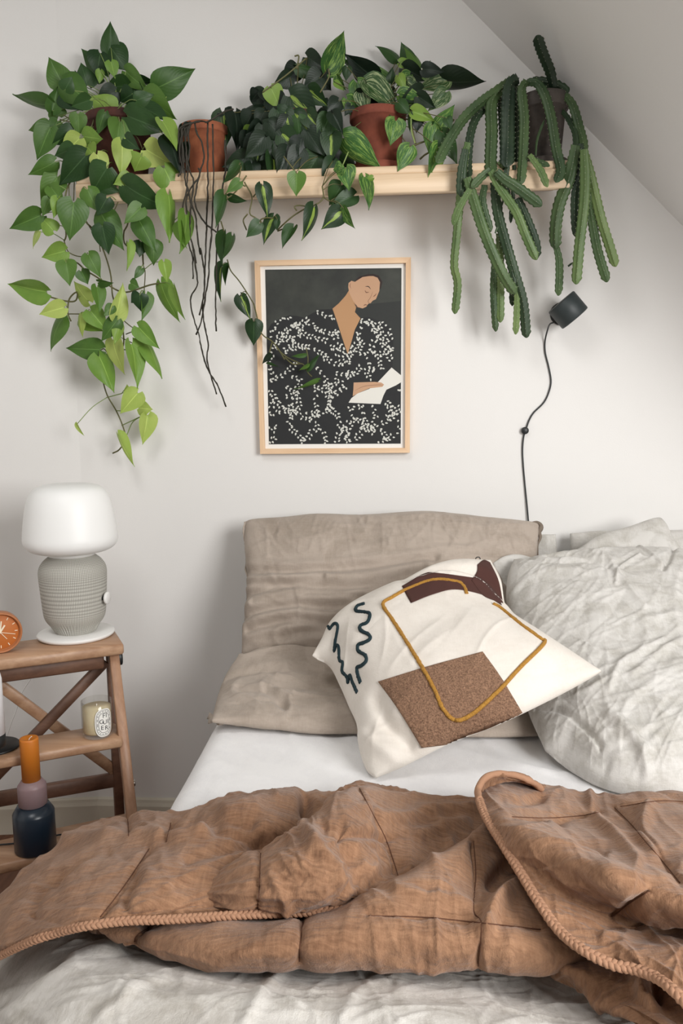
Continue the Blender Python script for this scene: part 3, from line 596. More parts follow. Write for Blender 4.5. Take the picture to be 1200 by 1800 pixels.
pC2 = [Zp(*p_) for p_ in [(842, 1406, .637), (850, 1428, .64), (864, 1454, .64), (880, 1479, .64), (914, 1533, .63), (948, 1588, .62), (984, 1637, .61), (1030, 1673, .607), (1078, 1696, .602), (1112, 1703, .602), (1150, 1717, .605), (1180, 1738, .61), (1210, 1768, .605), (1250, 1803, .595)]]
braid(pC2, .0052)

# ------------------------------------------------------------------ duvet
duv = empty('duvet', Zp(600, 1800, .505), 'pale grey linen duvet over the foot of the bed in front of the quilt', 'duvet')
cols = [-330, -160, -30, 120, 300, 470, 640, 800, 960, 1120, 1300, 1560]
D_rows = []
for k, (pys, zs) in enumerate([
    ([1640, 1630, 1615, 1590, 1590, 1600, 1600, 1600, 1600, 1600, 1600, 1600], [.25, .29, .36, .482, .487, .487, .487, .487, .487, .487, .487, .487]),
    ([1760, 1725, 1680, 1642, 1652, 1672, 1680, 1680, 1690, 1740, 1780, 1800], [.26, .30, .37, .483, .484, .49, .49, .49, .49, .49, .49, .49]),
    ([1790, 1750, 1705, 1668, 1680, 1706, 1712, 1722, 1745, 1775, 1800, 1830], [.27, .31, .39, .495, .500, .508, .512, .508, .493, .488, .486, .485]),
    ([1850, 1820, 1760, 1715, 1722, 1745, 1755, 1765, 1785, 1810, 1840, 1870], [.28, .33, .42, .525, .54, .545, .545, .54, .525, .505, .498, .49]),
    ([1960, 1920, 1850, 1800, 1800, 1800, 1810, 1820, 1835, 1850, 1880, 1910], [.32, .39, .48, .545, .56, .565, .565, .565, .55, .53, .51, .49]),
    ([2200, 2150, 2100, 2080, 2080, 2080, 2080, 2080, 2080, 2080, 2080, 2080], [.38, .44, .505, .54, .55, .55, .55, .55, .55, .54, .53, .50])]):
    D_rows.append([(a, b, z) for a, b, z in zip(cols, pys, zs)])
foldsD = [([(20, 1790), (80, 1730), (140, 1690), (200, 1665)], 16, .014), ([(0, 1760), (60, 1720), (110, 1690)], 12, -.008), ([(430, 1800), (470, 1740), (500, 1700)], 12, .008), ([(200, 1740), (300, 1760), (420, 1760), (520, 1775)], 16, .008), ([(760, 1700), (800, 1730), (850, 1750)], 12, .006), ([(180, 1790), (240, 1740), (290, 1720)], 9, .007), ([(600, 1790), (640, 1740), (700, 1720)], 12, .007)]
sheet('duvet_cover', D_rows, 400, 170, M['duvet'], duv, [], [(a_, b_w, c_a*.6) for a_, b_w, c_a in foldsD], .012, 101, .0025, 9, [(340, 102, dict(length=(.03, .12), width=(.0026, .0045), amp=.0024, box_=(.3, .0, 1.6, .5))), (40, 103, dict(length=(.06, .16), width=(.006, .012), amp=.0025))])

# ------------------------------------------------------------------ picture
def Fy(px, py, y=-.02): return Yp(px, py, y)
M['paper'] = mat('mat_paper', srgb(238, 236, 231), .8)
pic = empty('framed_picture', Fy(588, 797, -.001), 'oak framed print of a woman reading in a dark patterned dress, hung below the shelf', 'picture')
co = [(447, 458), (722, 452), (720, 796), (457, 798)]; ci = [(456, 467), (713, 462), (711.5, 787.5), (465, 789)]
W = .024
def cor(pts, y): return [Fy(a, b, y) for a, b in pts]
fo, fi = cor(co, -W), cor(ci, -W)
foB = [np.array([p_[0], -.0015, p_[2]]) for p_ in fo]; fiB = [np.array([p_[0], -.012, p_[2]]) for p_ in fi]
for k in range(4):
    j = (k+1) % 4; V = [fo[k], fo[j], fi[j], fi[k], foB[k], foB[j], fiB[j], fiB[k]]
    F = [(0, 1, 2, 3), (4, 5, 1, 0), (7, 3, 2, 6), (0, 3, 7, 4), (1, 5, 6, 2), (4, 7, 6, 5)]
    build('frame_moulding', V, F, M['oakh'] if k in (0, 2) else M['oak'], pic, smooth=False)
def flat(name, polys, mt, y, parent, thick=0):
    V = []; F = []
    for pl in polys:
        n = len(V); V += [Fy(a, b, y-(len(F)*2e-7 if len(polys) > 9 else 0)) for a, b in pl]; F.append(list(range(n, n+len(pl))))
    return build(name, V, F, mt, parent, smooth=False)
V, F = box(((fo[0]+fo[2])/2*np.array([1, 0, 1])+np.array([0, -.006, 0])), (1, 0, 0), (0, 1, 0), (0, 0, 1), .195, .004, .245); build('backing_board', V, F, M['paper'], pic, smooth=False)
flat('mat_board', [[(455, 466), (714, 461), (713, 789), (464, 790)]], M['paper'], -.0125, pic)
def cp_(L, s=3.3333): return [(400+a/s, 400+b/s) for a, b in L]
def pm(n, c): return mat(n, c, .7)
m_bg = pm('print_ground', srgb(52, 55, 51)); t = NT(m_bg); t.l(t.ramp(t.noise(t.coord(), 14, 4), [(.35, srgb(42, 45, 42)), (.7, srgb(64, 67, 61))]), t.b.inputs['Base Color'])
m_dr = pm('print_dress', srgb(26, 28, 29)); m_sk = pm('print_skin', srgb(196, 156, 124)); m_sk2 = pm('print_neck', srgb(182, 140, 100)); m_hair = pm('print_hair', srgb(44, 28, 24)); m_wh = pm('print_white', srgb(226, 224, 216)); m_dot = pm('print_leaf', srgb(212, 212, 204)); m_ln = pm('print_line', srgb(128, 88, 66)); m_g2 = pm('print_grey', srgb(40, 43, 41))
prt = flat('print', [[(465.8, 474), (705.5, 471), (704, 779.5), (472.5, 781)]], m_bg, -.0130, pic)
flat('print_dark_band', [cp_([(700, 465), (860, 445), (1015, 430), (1010, 880), (760, 600)])], m_g2, -.0132, prt)  # darker grey area of the printed ground
dress = cp_([(232, 680), (235, 600), (255, 565), (310, 530), (360, 515), (400, 517), (450, 528), (500, 500), (540, 480), (612, 478), (640, 560), (700, 742), (745, 600), (778, 528), (830, 525), (880, 545), (930, 562), (955, 590), (970, 650), (965, 820), (1013, 900), (1013, 1266), (243, 1268)])
flat('print_dress', [dress], m_dr, -.0134, prt)
flat('print_neck', [cp_([(614, 475), (650, 445), (690, 400), (712, 365), (745, 440), (752, 470), (745, 495), (778, 532), (745, 598), (722, 680), (703, 742), (672, 650), (640, 550)])], m_sk2, -.0136, prt)
flat('print_hair', [cp_([(738, 320), (770, 288), (820, 274), (852, 272), (885, 282), (906, 318), (896, 360), (840, 330), (780, 340)])], m_hair, -.0137, prt)
flat('print_face', [cp_([(706, 350), (708, 325), (725, 312), (745, 318), (790, 290), (830, 284), (852, 284), (878, 294), (892, 320), (888, 372), (868, 420), (850, 428), (836, 444), (824, 446), (812, 464), (790, 474), (762, 466), (735, 430), (714, 388)])], m_sk, -.0138, prt)
def brush(pts, wd, mt, y, nm='print_line'):
    P = cr(np.array(cp_(pts)), 24); T = np.gradient(P, axis=0); T /= np.linalg.norm(T, axis=1)[:, None]; N_ = np.stack([-T[:, 1], T[:, 0]], -1)*(wd*np.sin(np.linspace(.3, 2.9, 24)))[:, None]
    flat(nm, [[tuple(p) for p in P+N_]+[tuple(p) for p in (P-N_)[::-1]]], mt, y, prt)
brush([(806, 345), (825, 346), (838, 362)], .7, m_hair, -.0140); brush([(804, 368), (812, 380), (828, 378)], .9, m_ln, -.0140); brush([(852, 405), (862, 398), (872, 386)], .8, m_ln, -.0140)
brush([(850, 376), (836, 410), (822, 432), (832, 444), (842, 440)], .4, m_ln, -.0140); brush([(796, 458), (806, 452), (818, 455)], .9, m_ln, -.0140); brush([(720, 325), (716, 342), (722, 356)], .5, m_ln, -.0140); brush([(738, 440), (752, 462), (768, 470)], .5, m_ln, -.0140)
flat('print_book', [cp_([(960, 820), (1018, 868), (1018, 905), (985, 925), (930, 950), (912, 985), (895, 1034), (800, 1030), (708, 1026), (724, 1000), (760, 972), (830, 945), (880, 905)])], m_wh, -.0137, prt)
flat('print_hand', [cp_([(738, 908), (800, 906), (860, 904), (900, 908), (916, 920), (906, 933), (830, 942), (775, 965), (732, 988), (736, 950)])], m_sk, -.0139, prt)
brush([(745, 955), (800, 930), (880, 922), (908, 924)], .35, m_ln, -.0141)
# leafy pattern on the dress
def inpoly(x, y, P):
    c = False; n = len(P); j = n-1
    for i in range(n):
        if (P[i][1] > y) != (P[j][1] > y) and x < (P[j][0]-P[i][0])*(y-P[i][1])/(P[j][1]-P[i][1])+P[i][0]: c = not c
        j = i
    return c
hole = [cp_([(600, 470), (780, 520), (703, 750)]), cp_([(700, 900), (880, 890), (960, 815), (1025, 870), (1020, 915), (900, 1045), (700, 1035)])]
rs = random.Random(4); poly = []; strands = [
 [(240, 640), (300, 545), (360, 520)], [(250, 700), (330, 620), (390, 570), (430, 560)], [(380, 560), (430, 620), (500, 640), (570, 660)], [(470, 545), (520, 590), (560, 610), (640, 620)], [(520, 490), (580, 520), (620, 530)], [(380, 690), (430, 690), (520, 720), (580, 760)],
 [(330, 740), (400, 700), (470, 700)], [(600, 700), (680, 720), (740, 700), (790, 560)], [(780, 540), (830, 560), (850, 600)], [(820, 530), (860, 600), (900, 680), (960, 720)], [(900, 560), (940, 600), (965, 640)], [(840, 700), (870, 650), (900, 640)], [(840, 700), (880, 760), (900, 820)],
 [(700, 760), (760, 720), (790, 680), (760, 640)], [(560, 760), (640, 800), (690, 800), (720, 770)], [(700, 850), (740, 860), (780, 820), (850, 830)], [(520, 820), (570, 880), (600, 940), (590, 980)], [(630, 850), (660, 860), (690, 860)], [(810, 850), (850, 900)], [(660, 900), (665, 950), (600, 1010), (590, 1060)],
 [(250, 900), (300, 880), (360, 830), (400, 800)], [(250, 950), (280, 1010), (330, 1060), (400, 1080), (520, 1090)], [(340, 930), (400, 970), (420, 1040), (400, 1080)], [(500, 930), (560, 950), (620, 960)], [(520, 950), (520, 1020), (530, 1090)], [(600, 990), (600, 1060), (640, 1100), (660, 1170), (700, 1250)],
 [(240, 1090), (300, 1080), (380, 1080)], [(380, 1090), (360, 1160), (400, 1200), (440, 1250)], [(500, 1150), (480, 1220), (440, 1250)], [(550, 1170), (570, 1220), (580, 1260)], [(730, 1060), (750, 1120), (800, 1140), (790, 1180)], [(780, 1050), (800, 1110), (810, 1150)], [(640, 1260), (650, 1200), (700, 1150)],
 [(740, 1240), (800, 1190), (850, 1180)], [(850, 1040), (870, 1100), (850, 1160)], [(850, 1160), (900, 1190), (930, 1230)], [(900, 1150), (950, 1120), (1000, 1080)], [(880, 1250), (940, 1240), (1000, 1180)], [(960, 960), (1000, 940), (1012, 920)], [(930, 1020), (960, 1050), (1000, 1120)], [(240, 1160), (290, 1170), (270, 1190)],
 [(240, 1250), (270, 1240)], [(280, 880), (250, 840), (240, 800)], [(520, 1100), (570, 1080), (600, 1050)], [(820, 760), (830, 800), (850, 830)], [(890, 580), (920, 650), (960, 700)], [(700, 1250), (710, 1180), (740, 1130)], [(270, 740), (250, 760), (240, 790)], [(400, 560), (420, 600), (470, 560), (440, 520)], [(620, 620), (650, 680), (700, 700)], [(960, 780), (930, 740), (870, 740)]]
for k in range(26):
    x = rs.uniform(240, 1000); y = rs.uniform(560, 1250); a = rs.uniform(0, 6.28); strands.append([(x, y), (x+45*math.cos(a), y+45*math.sin(a)), (x+80*math.cos(a+.6), y+80*math.sin(a+.6))])
for st in strands:
    P = np.array(st, float); L = np.sum(np.linalg.norm(np.diff(P, axis=0), axis=1)); n = max(2, int(L/21)); Q = cr(P, n+1); T = np.gradient(Q, axis=0)
    for i in range(n+1):
        th = math.atan2(T[i, 1], T[i, 0])
        for sd in (-1, 1):
            if rs.random() < .12: continue
            a = th+sd*rs.uniform(.5, 1.3); Lh = rs.uniform(10, 13); x = Q[i, 0]+math.cos(a)*Lh+rs.uniform(-5, 5); y = Q[i, 1]+math.sin(a)*Lh+rs.uniform(-5, 5); px, py = cp_([(x, y)])[0]
            if not inpoly(px, py, dress) or any(inpoly(px, py, h) for h in hole): continue
            wd = rs.uniform(4.3, 5.8); el = []
            for k in range(7):
                b = 2*math.pi*k/7; u_, v_ = math.cos(b)*Lh*.68, math.sin(b)*wd*(1-.3*math.cos(b)); el.append((x+u_*math.cos(a)-v_*math.sin(a), y+u_*math.sin(a)+v_*math.cos(a)))
            poly.append(cp_(el)[::-1])
setp(flat('print_leaf_pattern', poly, m_dot, -.01345, prt), kind='stuff')
M['glass'] = mat('picture_glass', (1, 1, 1, 1), .03); nt = M['glass'].node_tree; o_ = nt.nodes['Material Output']; tr = nt.nodes.new('ShaderNodeBsdfTransparent'); gl = nt.nodes.new('ShaderNodeBsdfGlossy'); gl.inputs['Roughness'].default_value = .03; fw_ = nt.nodes.new('ShaderNodeLayerWeight'); fr = nt.nodes.new('ShaderNodeMapRange'); fr.inputs[3].default_value = .02; fr.inputs[4].default_value = .3; fr.inputs[1].default_value = .3; nt.links.new(fw_.outputs[1], fr.inputs[0]); mx = nt.nodes.new('ShaderNodeMixShader')
nt.links.new(fr.outputs[0], mx.inputs[0]); nt.links.new(tr.outputs[0], mx.inputs[1]); nt.links.new(gl.outputs[0], mx.inputs[2]); nt.links.new(mx.outputs[0], o_.inputs[0])
flat('glass_pane', [[(455, 466), (714, 461), (713, 789), (464, 790)]], M['glass'], -.0165, pic)

# ------------------------------------------------------------------ black wall lamp
wl = empty('wall_lamp', Yp(1003, 548, -.002), 'small black drum wall lamp with a hanging cord, right below the cactus', 'wall lamp')
c = Yp(998, 545, -.085); ax = Yp(1017.5, 527, -.085)-Yp(978.5, 563.5, -.085)   # drum axis in the photo runs lower-left to upper-right edge
e0 = Yp(974.5, 564, -.085); e1 = Yp(1020, 528, -.085); L = np.linalg.norm(e1-e0); a_ = (e1-e0)/L
sd = np.cross(a_, [0, 1, 0]); sd /= np.linalg.norm(sd); bk = np.cross(sd, a_)
# drum: axis is across the short side
A2 = np.array(Yp(1025, 540, -.085)-Yp(1001, 511.5, -.085)); h_ = np.linalg.norm(A2); A2 /= h_
Xv = a_; Yv2 = np.cross(A2, Xv); Yv2 /= np.linalg.norm(Yv2); Xv = np.cross(Yv2, A2)
R_ = .0405; Hh = .0285
prof = [(0, -Hh), (R_-.002, -Hh), (R_, -Hh+.002), (R_, Hh-.002), (R_-.002, Hh), (R_-.0035, Hh-.001), (R_-.004, -Hh+.006), (0, -Hh+.006)]
M['lampgreen'] = mat('black_green_metal', srgb(38, 46, 47), .5)
V, F = lathe(c, prof, 64, ax=(Xv, Yv2, A2)); build('shade', V, F, M['lampgreen'], wl)
V, F = tube([c+np.array([0, .03, 0]), np.array([c[0], -.002, c[2]])], .008, 16); build('wall_arm', V, F, M['black'], wl)
V, F = lathe((c[0], -.0105, c[2]), [(0, 0), (.03, 0), (.03, .009), (0, .009)], 40, ax=(np.array([1, 0, 0]), np.array([0, 0, 1]), np.array([0, 1, 0]))); build('wall_plate', V, F, M['black'], wl)
V, F = tube([Yp(x, y, yy) for x, y, yy in [(972, 567, -.075), (966, 570, -.06), (962, 580, -.03), (957.5, 600, -.007), (958, 620, -.004), (964, 645, -.004), (968, 670, -.004), (964, 690, -.004), (955, 708, -.004), (938, 725, -.004), (930, 738, -.004), (925, 752, -.005), (920, 768, -.005), (918, 790, -.004), (919, 815, -.004), (922, 850, -.004), (926, 890, -.006), (929, 925, -.008)]], .0021, 8, 120); build('cord', V, F, M['black'], wl)
V, F = lathe(Yp(923, 757, -.0135), [(0, 0), (.0085, 0), (.0098, .002), (.0098, .010), (0, .0125)], 32, ax=(np.array([1, 0, 0]), np.array([0, 0, 1]), np.array([0, 1, 0]))); o = build('cord_switch', V, F, M['black'], wl); o['label'] = 'round black in-line switch'
# ------------------------------------------------------------------ step stool
SW = np.array([.883, .469, 0]); SN = np.array([.469, -.883, 0]); ZU = np.array([0, 0, 1.])
def SL(w_, s_, z_): return SW*w_+SN*s_+ZU*z_
stool = empty('step_stool', SL(-.97, 0, FL), 'folding beech step stool with three treads beside the bed', 'step stool')
def board(name, w0, w1, s0, s1, z0, z1, m_='beech', par=stool, ch=.004):
    V, F = box(SL((w0+w1)/2, (s0+s1)/2, (z0+z1)/2), SW, SN, ZU, (w1-w0)/2, (s1-s0)/2, (z1-z0)/2, ch); return build(name, V, F, M[m_], par)
board('tread', -1.20, -.757, -.0846, .0596, .604, .63); board('tread', -1.185, -.778, .008, .113, .396, .42); board('tread', -1.185, -.768, .065, .178, .186, .21)
lf = lambda z: .032+(.6-z)*.35
for w_ in (-.771, -1.172):
    V, F = beam(SL(w_-.006, lf(.603)-.012, .603), SL(w_+.006, lf(FL)-.012, FL), SW, .0115, .016, .002); build('leg', V, F, M['beechv'], stool)
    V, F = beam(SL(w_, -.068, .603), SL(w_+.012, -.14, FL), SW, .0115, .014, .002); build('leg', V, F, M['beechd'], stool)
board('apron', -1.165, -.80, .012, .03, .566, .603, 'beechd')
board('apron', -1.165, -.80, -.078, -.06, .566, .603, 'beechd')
n_ = SN-ZU*.1; p0 = SL(0, -.072, .6); SLp = lambda x, y, o=0: Pl(x, y, p0, n_)+SN*o
def ext(A, B, w_): return A+(B-A)*((w_-np.dot(A, SW))/np.dot(B-A, SW))
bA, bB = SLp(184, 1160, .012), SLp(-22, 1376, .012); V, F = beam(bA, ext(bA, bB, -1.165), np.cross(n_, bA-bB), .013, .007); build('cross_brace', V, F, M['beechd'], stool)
bA, bB = SLp(220, 1368), SLp(-30, 1182); V, F = beam(bA, ext(bA, bB, -1.165), np.cross(n_, bA-bB), .013, .007); build('cross_brace', V, F, M['beech'], stool)
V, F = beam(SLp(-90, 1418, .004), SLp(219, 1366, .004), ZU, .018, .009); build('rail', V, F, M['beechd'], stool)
def disc(c, ax, r, h, m_, name, par, n=24, bev=.0015):
    ax = np.array(ax)/np.linalg.norm(ax); x_ = np.cross(ax, [.1, .2, .97]); x_ /= np.linalg.norm(x_); y_ = np.cross(ax, x_)
    V, F = lathe(c, [(0, 0), (r-bev, 0), (r, bev), (r, h-bev), (r-bev, h), (0, h)], n, ax=(x_, y_, ax)); return build(name, V, F, m_, par)
hg = SL(-.772, .004, .583); disc(hg-SW*.004, SW, .016, .006, M['steel'], 'hinge_washer', stool); o = disc(hg+SW*.003, SW, .020, .014, M['black'], 'hinge_cap', stool); o['label'] = 'black round hinge cap'
for px, py in ((233, 1335), (240, 1377)): disc(Pl(px-7, py, SL(-.757, 0, 0), SW), SW, .0075, .006, M['steel'], 'bolt', stool, 16)

# ------------------------------------------------------------------ bedside lamp
lc = Zp(134, 1117, .6305); lamp = empty('table_lamp', lc, 'white table lamp with frosted mushroom shade and knitted grey body on the stool', 'lamp')
M['shade'] = mat('frosted_glass', srgb(240, 240, 238), .45, Subsurface_Weight=.25, Subsurface_Radius=(.03, .03, .03)); M['shade'].node_tree.nodes['Principled BSDF'].inputs['Subsurface Scale'].default_value = .6
V, F = lathe(lc, [(0, 0), (.086, 0), (.0915, .004), (.0925, .008), (.090, .011), (.05, .012), (0, .012)], 72); build('base_plate', V, F, M['white'], lamp)
M['knit'] = mat('grey_knit', srgb(196, 194, 186), .85); t = NT(M['knit']); uvn = t.n('ShaderNodeUVMap'); mp = t.n('ShaderNodeMapping'); mp.inputs[3].default_value = (150, 1, 1); t.l(uvn.outputs[0], mp.inputs[0])
sx = t.n('ShaderNodeSeparateXYZ'); t.l(uvn.outputs[0], sx.inputs[0])
fx = t.math('SINE', t.math('MULTIPLY', sx.outputs[0], v=2*math.pi*30)); fy = t.math('SINE', t.math('ADD', t.math('MULTIPLY', sx.outputs[1], v=2*math.pi*50), t.math('MULTIPLY', t.math('ABSOLUTE', fx), v=1.6)))
hh = t.math('MULTIPLY', t.math('ABSOLUTE', fx), t.math('ADD', t.math('MULTIPLY', fy, v=.35), v=.65)); t.l(t.ramp(hh, [(.0, srgb(132, 129, 121)), (.7, srgb(198, 196, 188))]), t.b.inputs['Base Color']); t.bump(hh, .3, .0012)
prof = [(.048, .012), (.050, .016), (.058, .030), (.066, .040), (.0715, .050), (.074, .062), (.0765, .09), (.079, .125), (.0805, .150), (.0805, .165), (.077, .178), (.069, .190), (.060, .198), (.054, .202), (.052, .204)]
pp = cr(np.array(prof), 60); pleat = lambda i, a: .020*math.cos(a*56)*max(0, 1-abs(pp[i][1]-.026)/.020)
V, F = lathe(lc, [tuple(p) for p in pp], 336, rmod=pleat); uv = np.zeros((len(V), 2)); k = np.arange(len(V)); uv[:, 0] = np.abs((k % 336)/336-.5)*2; uv[:, 1] = (k//336)/60
build('knitted_body', V, F, M['knit'], lamp, uv=uv)
V, F = lathe(lc, [(.045, .200), (.0545, .203), (.0555, .2065), (.0555, .210), (.05, .2135)], 72); build('collar', V, F, M['white'], lamp)
prof = cr(np.array([(.0, .2095), (.04, .210), (.078, .213), (.096, .219), (.107, .229), (.1115, .243), (.1105, .262), (.106, .298), (.100, .330), (.091, .354), (.077, .369), (.055, .3765), (.028, .379), (0, .3795)]), 90)
V, F = lathe(lc, [tuple(p) for p in prof], 96); build('lamp_shade', V, F, M['shade'], lamp)
kd = SW; disc(lc+np.array([0, -.0, .0])+ZU*.098+np.array([.074, -.01, 0]), (1, -.1, 0), .006, .012, M['black'], 'knob_stem', lamp); o = disc(lc+ZU*.098+np.array([.084, -.011, 0]), (1, -.1, 0), .015, .007, M['white'], 'dimmer_knob', lamp, 32); o['label'] = 'round white knob on the right side'
V, F = tube([lc+np.array([-.02, .09, .006]), Yp(76, 1120, -.19), Yp(70, 1155, -.16), Yp(66, 1175, -.15), Yp(40, 1215, -.13), Yp(28, 1250, -.12), Yp(12, 1295, -.13), Yp(-20, 1420, -.2)], .0016, 6, 60); build('power_cord', V, F, M['white'], lamp)

# ------------------------------------------------------------------ alarm clock
cc = Yp(0, 1112.5, -.478); cc[2] = .63+.0485; M['copper'] = mat('copper_case', srgb(176, 112, 70), .42); M['dial'] = mat('rust_dial', srgb(186, 106, 44), .6); M['hand'] = mat('cream_hand', srgb(240, 226, 200), .6)
clk = empty('alarm_clock', (cc[0], cc[1], .63), 'small round orange alarm clock at the left end of the top tread', 'clock')
ca = np.array([.52, -.85, .0]); ca /= np.linalg.norm(ca); cx = np.cross(ca, ZU)*-1; cx = np.cross(ZU, ca); cz = ZU
def CL(u_, v_, d_): return cc+cx*u_+cz*v_+ca*d_
V, F = lathe(cc, [(0, -.030), (.038, -.030), (.044, -.026), (.047, -.014), (.0475, .012), (.0462, .0165), (.0438, .0165), (.042, .012), (.0405, .004), (0, .004)], 72, ax=(cx, cz, ca)); build('case', V, F, M['copper'], clk)
disc(CL(0, 0, .0035), ca, .0402, .002, M['dial'], 'dial', clk, 64, .0003)
for k in range(12):
    a = math.pi/6*k; L_ = .0032; u_, v_ = math.sin(a), math.cos(a); V, F = beam(CL(u_*.031, v_*.031, .0062), CL(u_*(.031+L_*2), v_*(.031+L_*2), .0062), ca, .0004, .0008, 0); build('hour_mark', V, F, M['hand'], clk, smooth=False)
for a, L_, hw, nm in ((8, .026, .0014, 'minute_hand'), (34, .019, .0018, 'hour_hand'), (104, .033, .0006, 'second_hand'), (142, .022, .0006, 'alarm_hand')):
    a = math.radians(a); V, F = beam(CL(0, 0, .0068), CL(math.sin(a)*L_, math.cos(a)*L_, .0070), ca, .0004, hw, 0); build(nm, V, F, M['hand'], clk, smooth=False)
disc(CL(0, 0, .0062), ca, .0026, .002, M['hand'], 'hand_hub', clk, 16, .0003)

# ------------------------------------------------------------------ scented candle in glass jar
jc = Zp(172, 1292, .421); jar = empty('scented_candle', jc, 'scented candle in a clear glass jar with oval FIGUIER label on the middle tread', 'candle')
M['gls'] = mat('clear_glass', (1, 1, 1, 1), .02); nt = M['gls'].node_tree; o_ = nt.nodes['Material Output']; tr = nt.nodes.new('ShaderNodeBsdfTransparent'); tr.inputs[0].default_value = (.96, .96, .95, 1); gl = nt.nodes.new('ShaderNodeBsdfGlossy'); gl.inputs['Roughness'].default_value = .03; fw_ = nt.nodes.new('ShaderNodeLayerWeight'); fr = nt.nodes.new('ShaderNodeMapRange'); fr.inputs[3].default_value = .04; fr.inputs[4].default_value = .55; fr.inputs[1].default_value = .5; nt.links.new(fw_.outputs[1], fr.inputs[0]); mx = nt.nodes.new('ShaderNodeMixShader')
nt.links.new(fr.outputs[0], mx.inputs[0]); nt.links.new(tr.outputs[0], mx.inputs[1]); nt.links.new(gl.outputs[0], mx.inputs[2]); nt.links.new(mx.outputs[0], o_.inputs[0])
M['wax'] = mat('pale_wax', srgb(226, 212, 178), .5, Subsurface_Weight=.3, Subsurface_Radius=(.02, .015, .008)); M['label'] = mat('label_paper', srgb(240, 238, 232), .7); M['ink'] = mat('label_ink', srgb(24, 24, 26), .7)
jr = .0352; jh = .086
V, F = lathe(jc, [(0, 0), (.030, 0), (jr-.001, .004), (jr, .012), (jr, jh), (jr-.0012, jh+.0008), (jr-.0022, jh), (jr-.0022, .014), (.028, .0095), (0, .009)], 64); build('glass_jar', V, F, M['gls'], jar)
V, F = lathe(jc, [(0, .0105), (.030, .0105), (jr-.0028, .015), (jr-.0028, .0715), (0, .071)], 64); build('wax', V, F, M['wax'], jar)
V, F = tube([jc+ZU*.071, jc+ZU*.077+np.array([.001, 0, 0])], .001, 6); build('wick', V, F, M['label'], jar)
ang0 = math.atan2(CAM[1]-jc[1], CAM[0]-jc[0])+math.radians(26)
def JP(u_, z_, d_): a = ang0+u_/jr; return [jc[0]+(jr+d_)*math.cos(a), jc[1]+(jr+d_)*math.sin(a), jc[2]+z_]
def sup(a, rx, rz, p=2.8): c_, s_ = math.cos(a), math.sin(a); return rx*math.copysign(abs(c_)**(2/p), c_), rz*math.copysign(abs(s_)**(2/p), s_)
def oval(name, rx, rz, rx2, rz2, mt, d, n=72, arc=None, par=None):
    V = []; F = []
    for i in range(n):
        a = 2*math.pi*i/n
        for k_ in (0, .25, .5, .75, 1):
            x1, z1 = sup(a, rx, rz); x2, z2 = sup(a, rx2, rz2) if rx2 else (0, 0); V.append(JP(x1*(1-k_)+x2*k_, .0405+z1*(1-k_)+z2*k_, d))
    for i in range(n):
        if arc and (i*arc//n) % 2: continue
        for q in range(4): F.append((i*5+q, ((i+1) % n)*5+q, ((i+1) % n)*5+q+1, i*5+q+1))
    return build(name, V, F, mt, par or jar, smooth=False)
lb = oval('paper_label', .0215, .0335, 0, 0, M['label'], .0004)
oval('label_ring', .0188, .0306, .0180, .0298, M['ink'], .0006, par=lb); oval('label_ring', .0137, .0240, .0128, .0231, M['ink'], .0006, par=lb)
setp(oval('label_ring_marks', .0164, .0278, .0153, .0266, M['ink'], .0006, 72, 40, lb), kind='stuff')
def text_mesh(s_, size):
    cu = bpy.data.curves.new('txt', 'FONT'); cu.body = s_; cu.size = size; cu.align_x = 'CENTER'; cu.resolution_u = 3; cu.space_character = 1.1; ob = bpy.data.objects.new('txt', cu); COL.objects.link(ob)
    bpy.context.view_layer.update(); me = bpy.data.meshes.new_from_object(ob.evaluated_get(bpy.context.evaluated_depsgraph_get())); V = [tuple(v.co) for v in me.vertices]; F = [tuple(p.vertices) for p in me.polygons]
    bpy.data.objects.remove(ob); bpy.data.meshes.remove(me); return V, F
parts = []
for s_, dx, z_ in (('FI', .0018, .0525), ('G', -.0066, .0392), ('UI', .0040, .0365), ('E', -.0052, .0245), ('R', .0050, .0222)):
    V, F = text_mesh(s_, .0148); V = [JP(-(x+dx) if False else (x+dx), z_+y_, .0008) for x, y_, _ in V]; parts.append((V, F))
V, F = merge(parts); setp(build('label_lettering', V, F, M['ink'], lb, smooth=False), 'black letters reading FIGUIER', kind='stuff')

# ------------------------------------------------------------------ stacked candle holder
vc = Zp(63, 1491, .2105); vh = empty('candle_holder', vc, 'amber pillar candle on a mauve and navy stacked holder on the bottom tread', 'candle holder')
M['navy'] = mat('navy_glass', srgb(26, 38, 50), .3); M['mauve'] = mat('mauve_glass', srgb(138, 116, 118), .45, Subsurface_Weight=.2); M['amber'] = mat('amber_wax', srgb(196, 116, 34), .5, Subsurface_Weight=.35, Subsurface_Radius=(.02, .008, .003)); M['amber'].node_tree.nodes['Principled BSDF'].inputs['Subsurface Scale'].default_value = .5
V, F = lathe(vc, [(0, 0), (.041, 0), (.0445, .004), (.0445, .086), (.043, .089), (.034, .104), (0, .104)], 56); build('lower_block', V, F, M['navy'], vh)
V, F = lathe(vc, [(0, .104), (.0275, .104), (.0305, .107), (.0308, .148), (.030, .151), (.022, .162), (0, .162)], 56); build('upper_block', V, F, M['mauve'], vh)
V, F = lathe(vc, [(0, .161), (.0196, .161), (.0200, .255), (.0192, .2585), (.016, .2585), (.008, .2545), (0, .254)], 48); build('pillar_candle', V, F, M['amber'], vh)
V, F = tube([vc+ZU*.254, vc+ZU*.258+np.array([.002, 0, 0]), vc+ZU*.263+np.array([.008, -.002, 0])], .0009, 6, 12); build('wick', V, F, M['label'], vh)
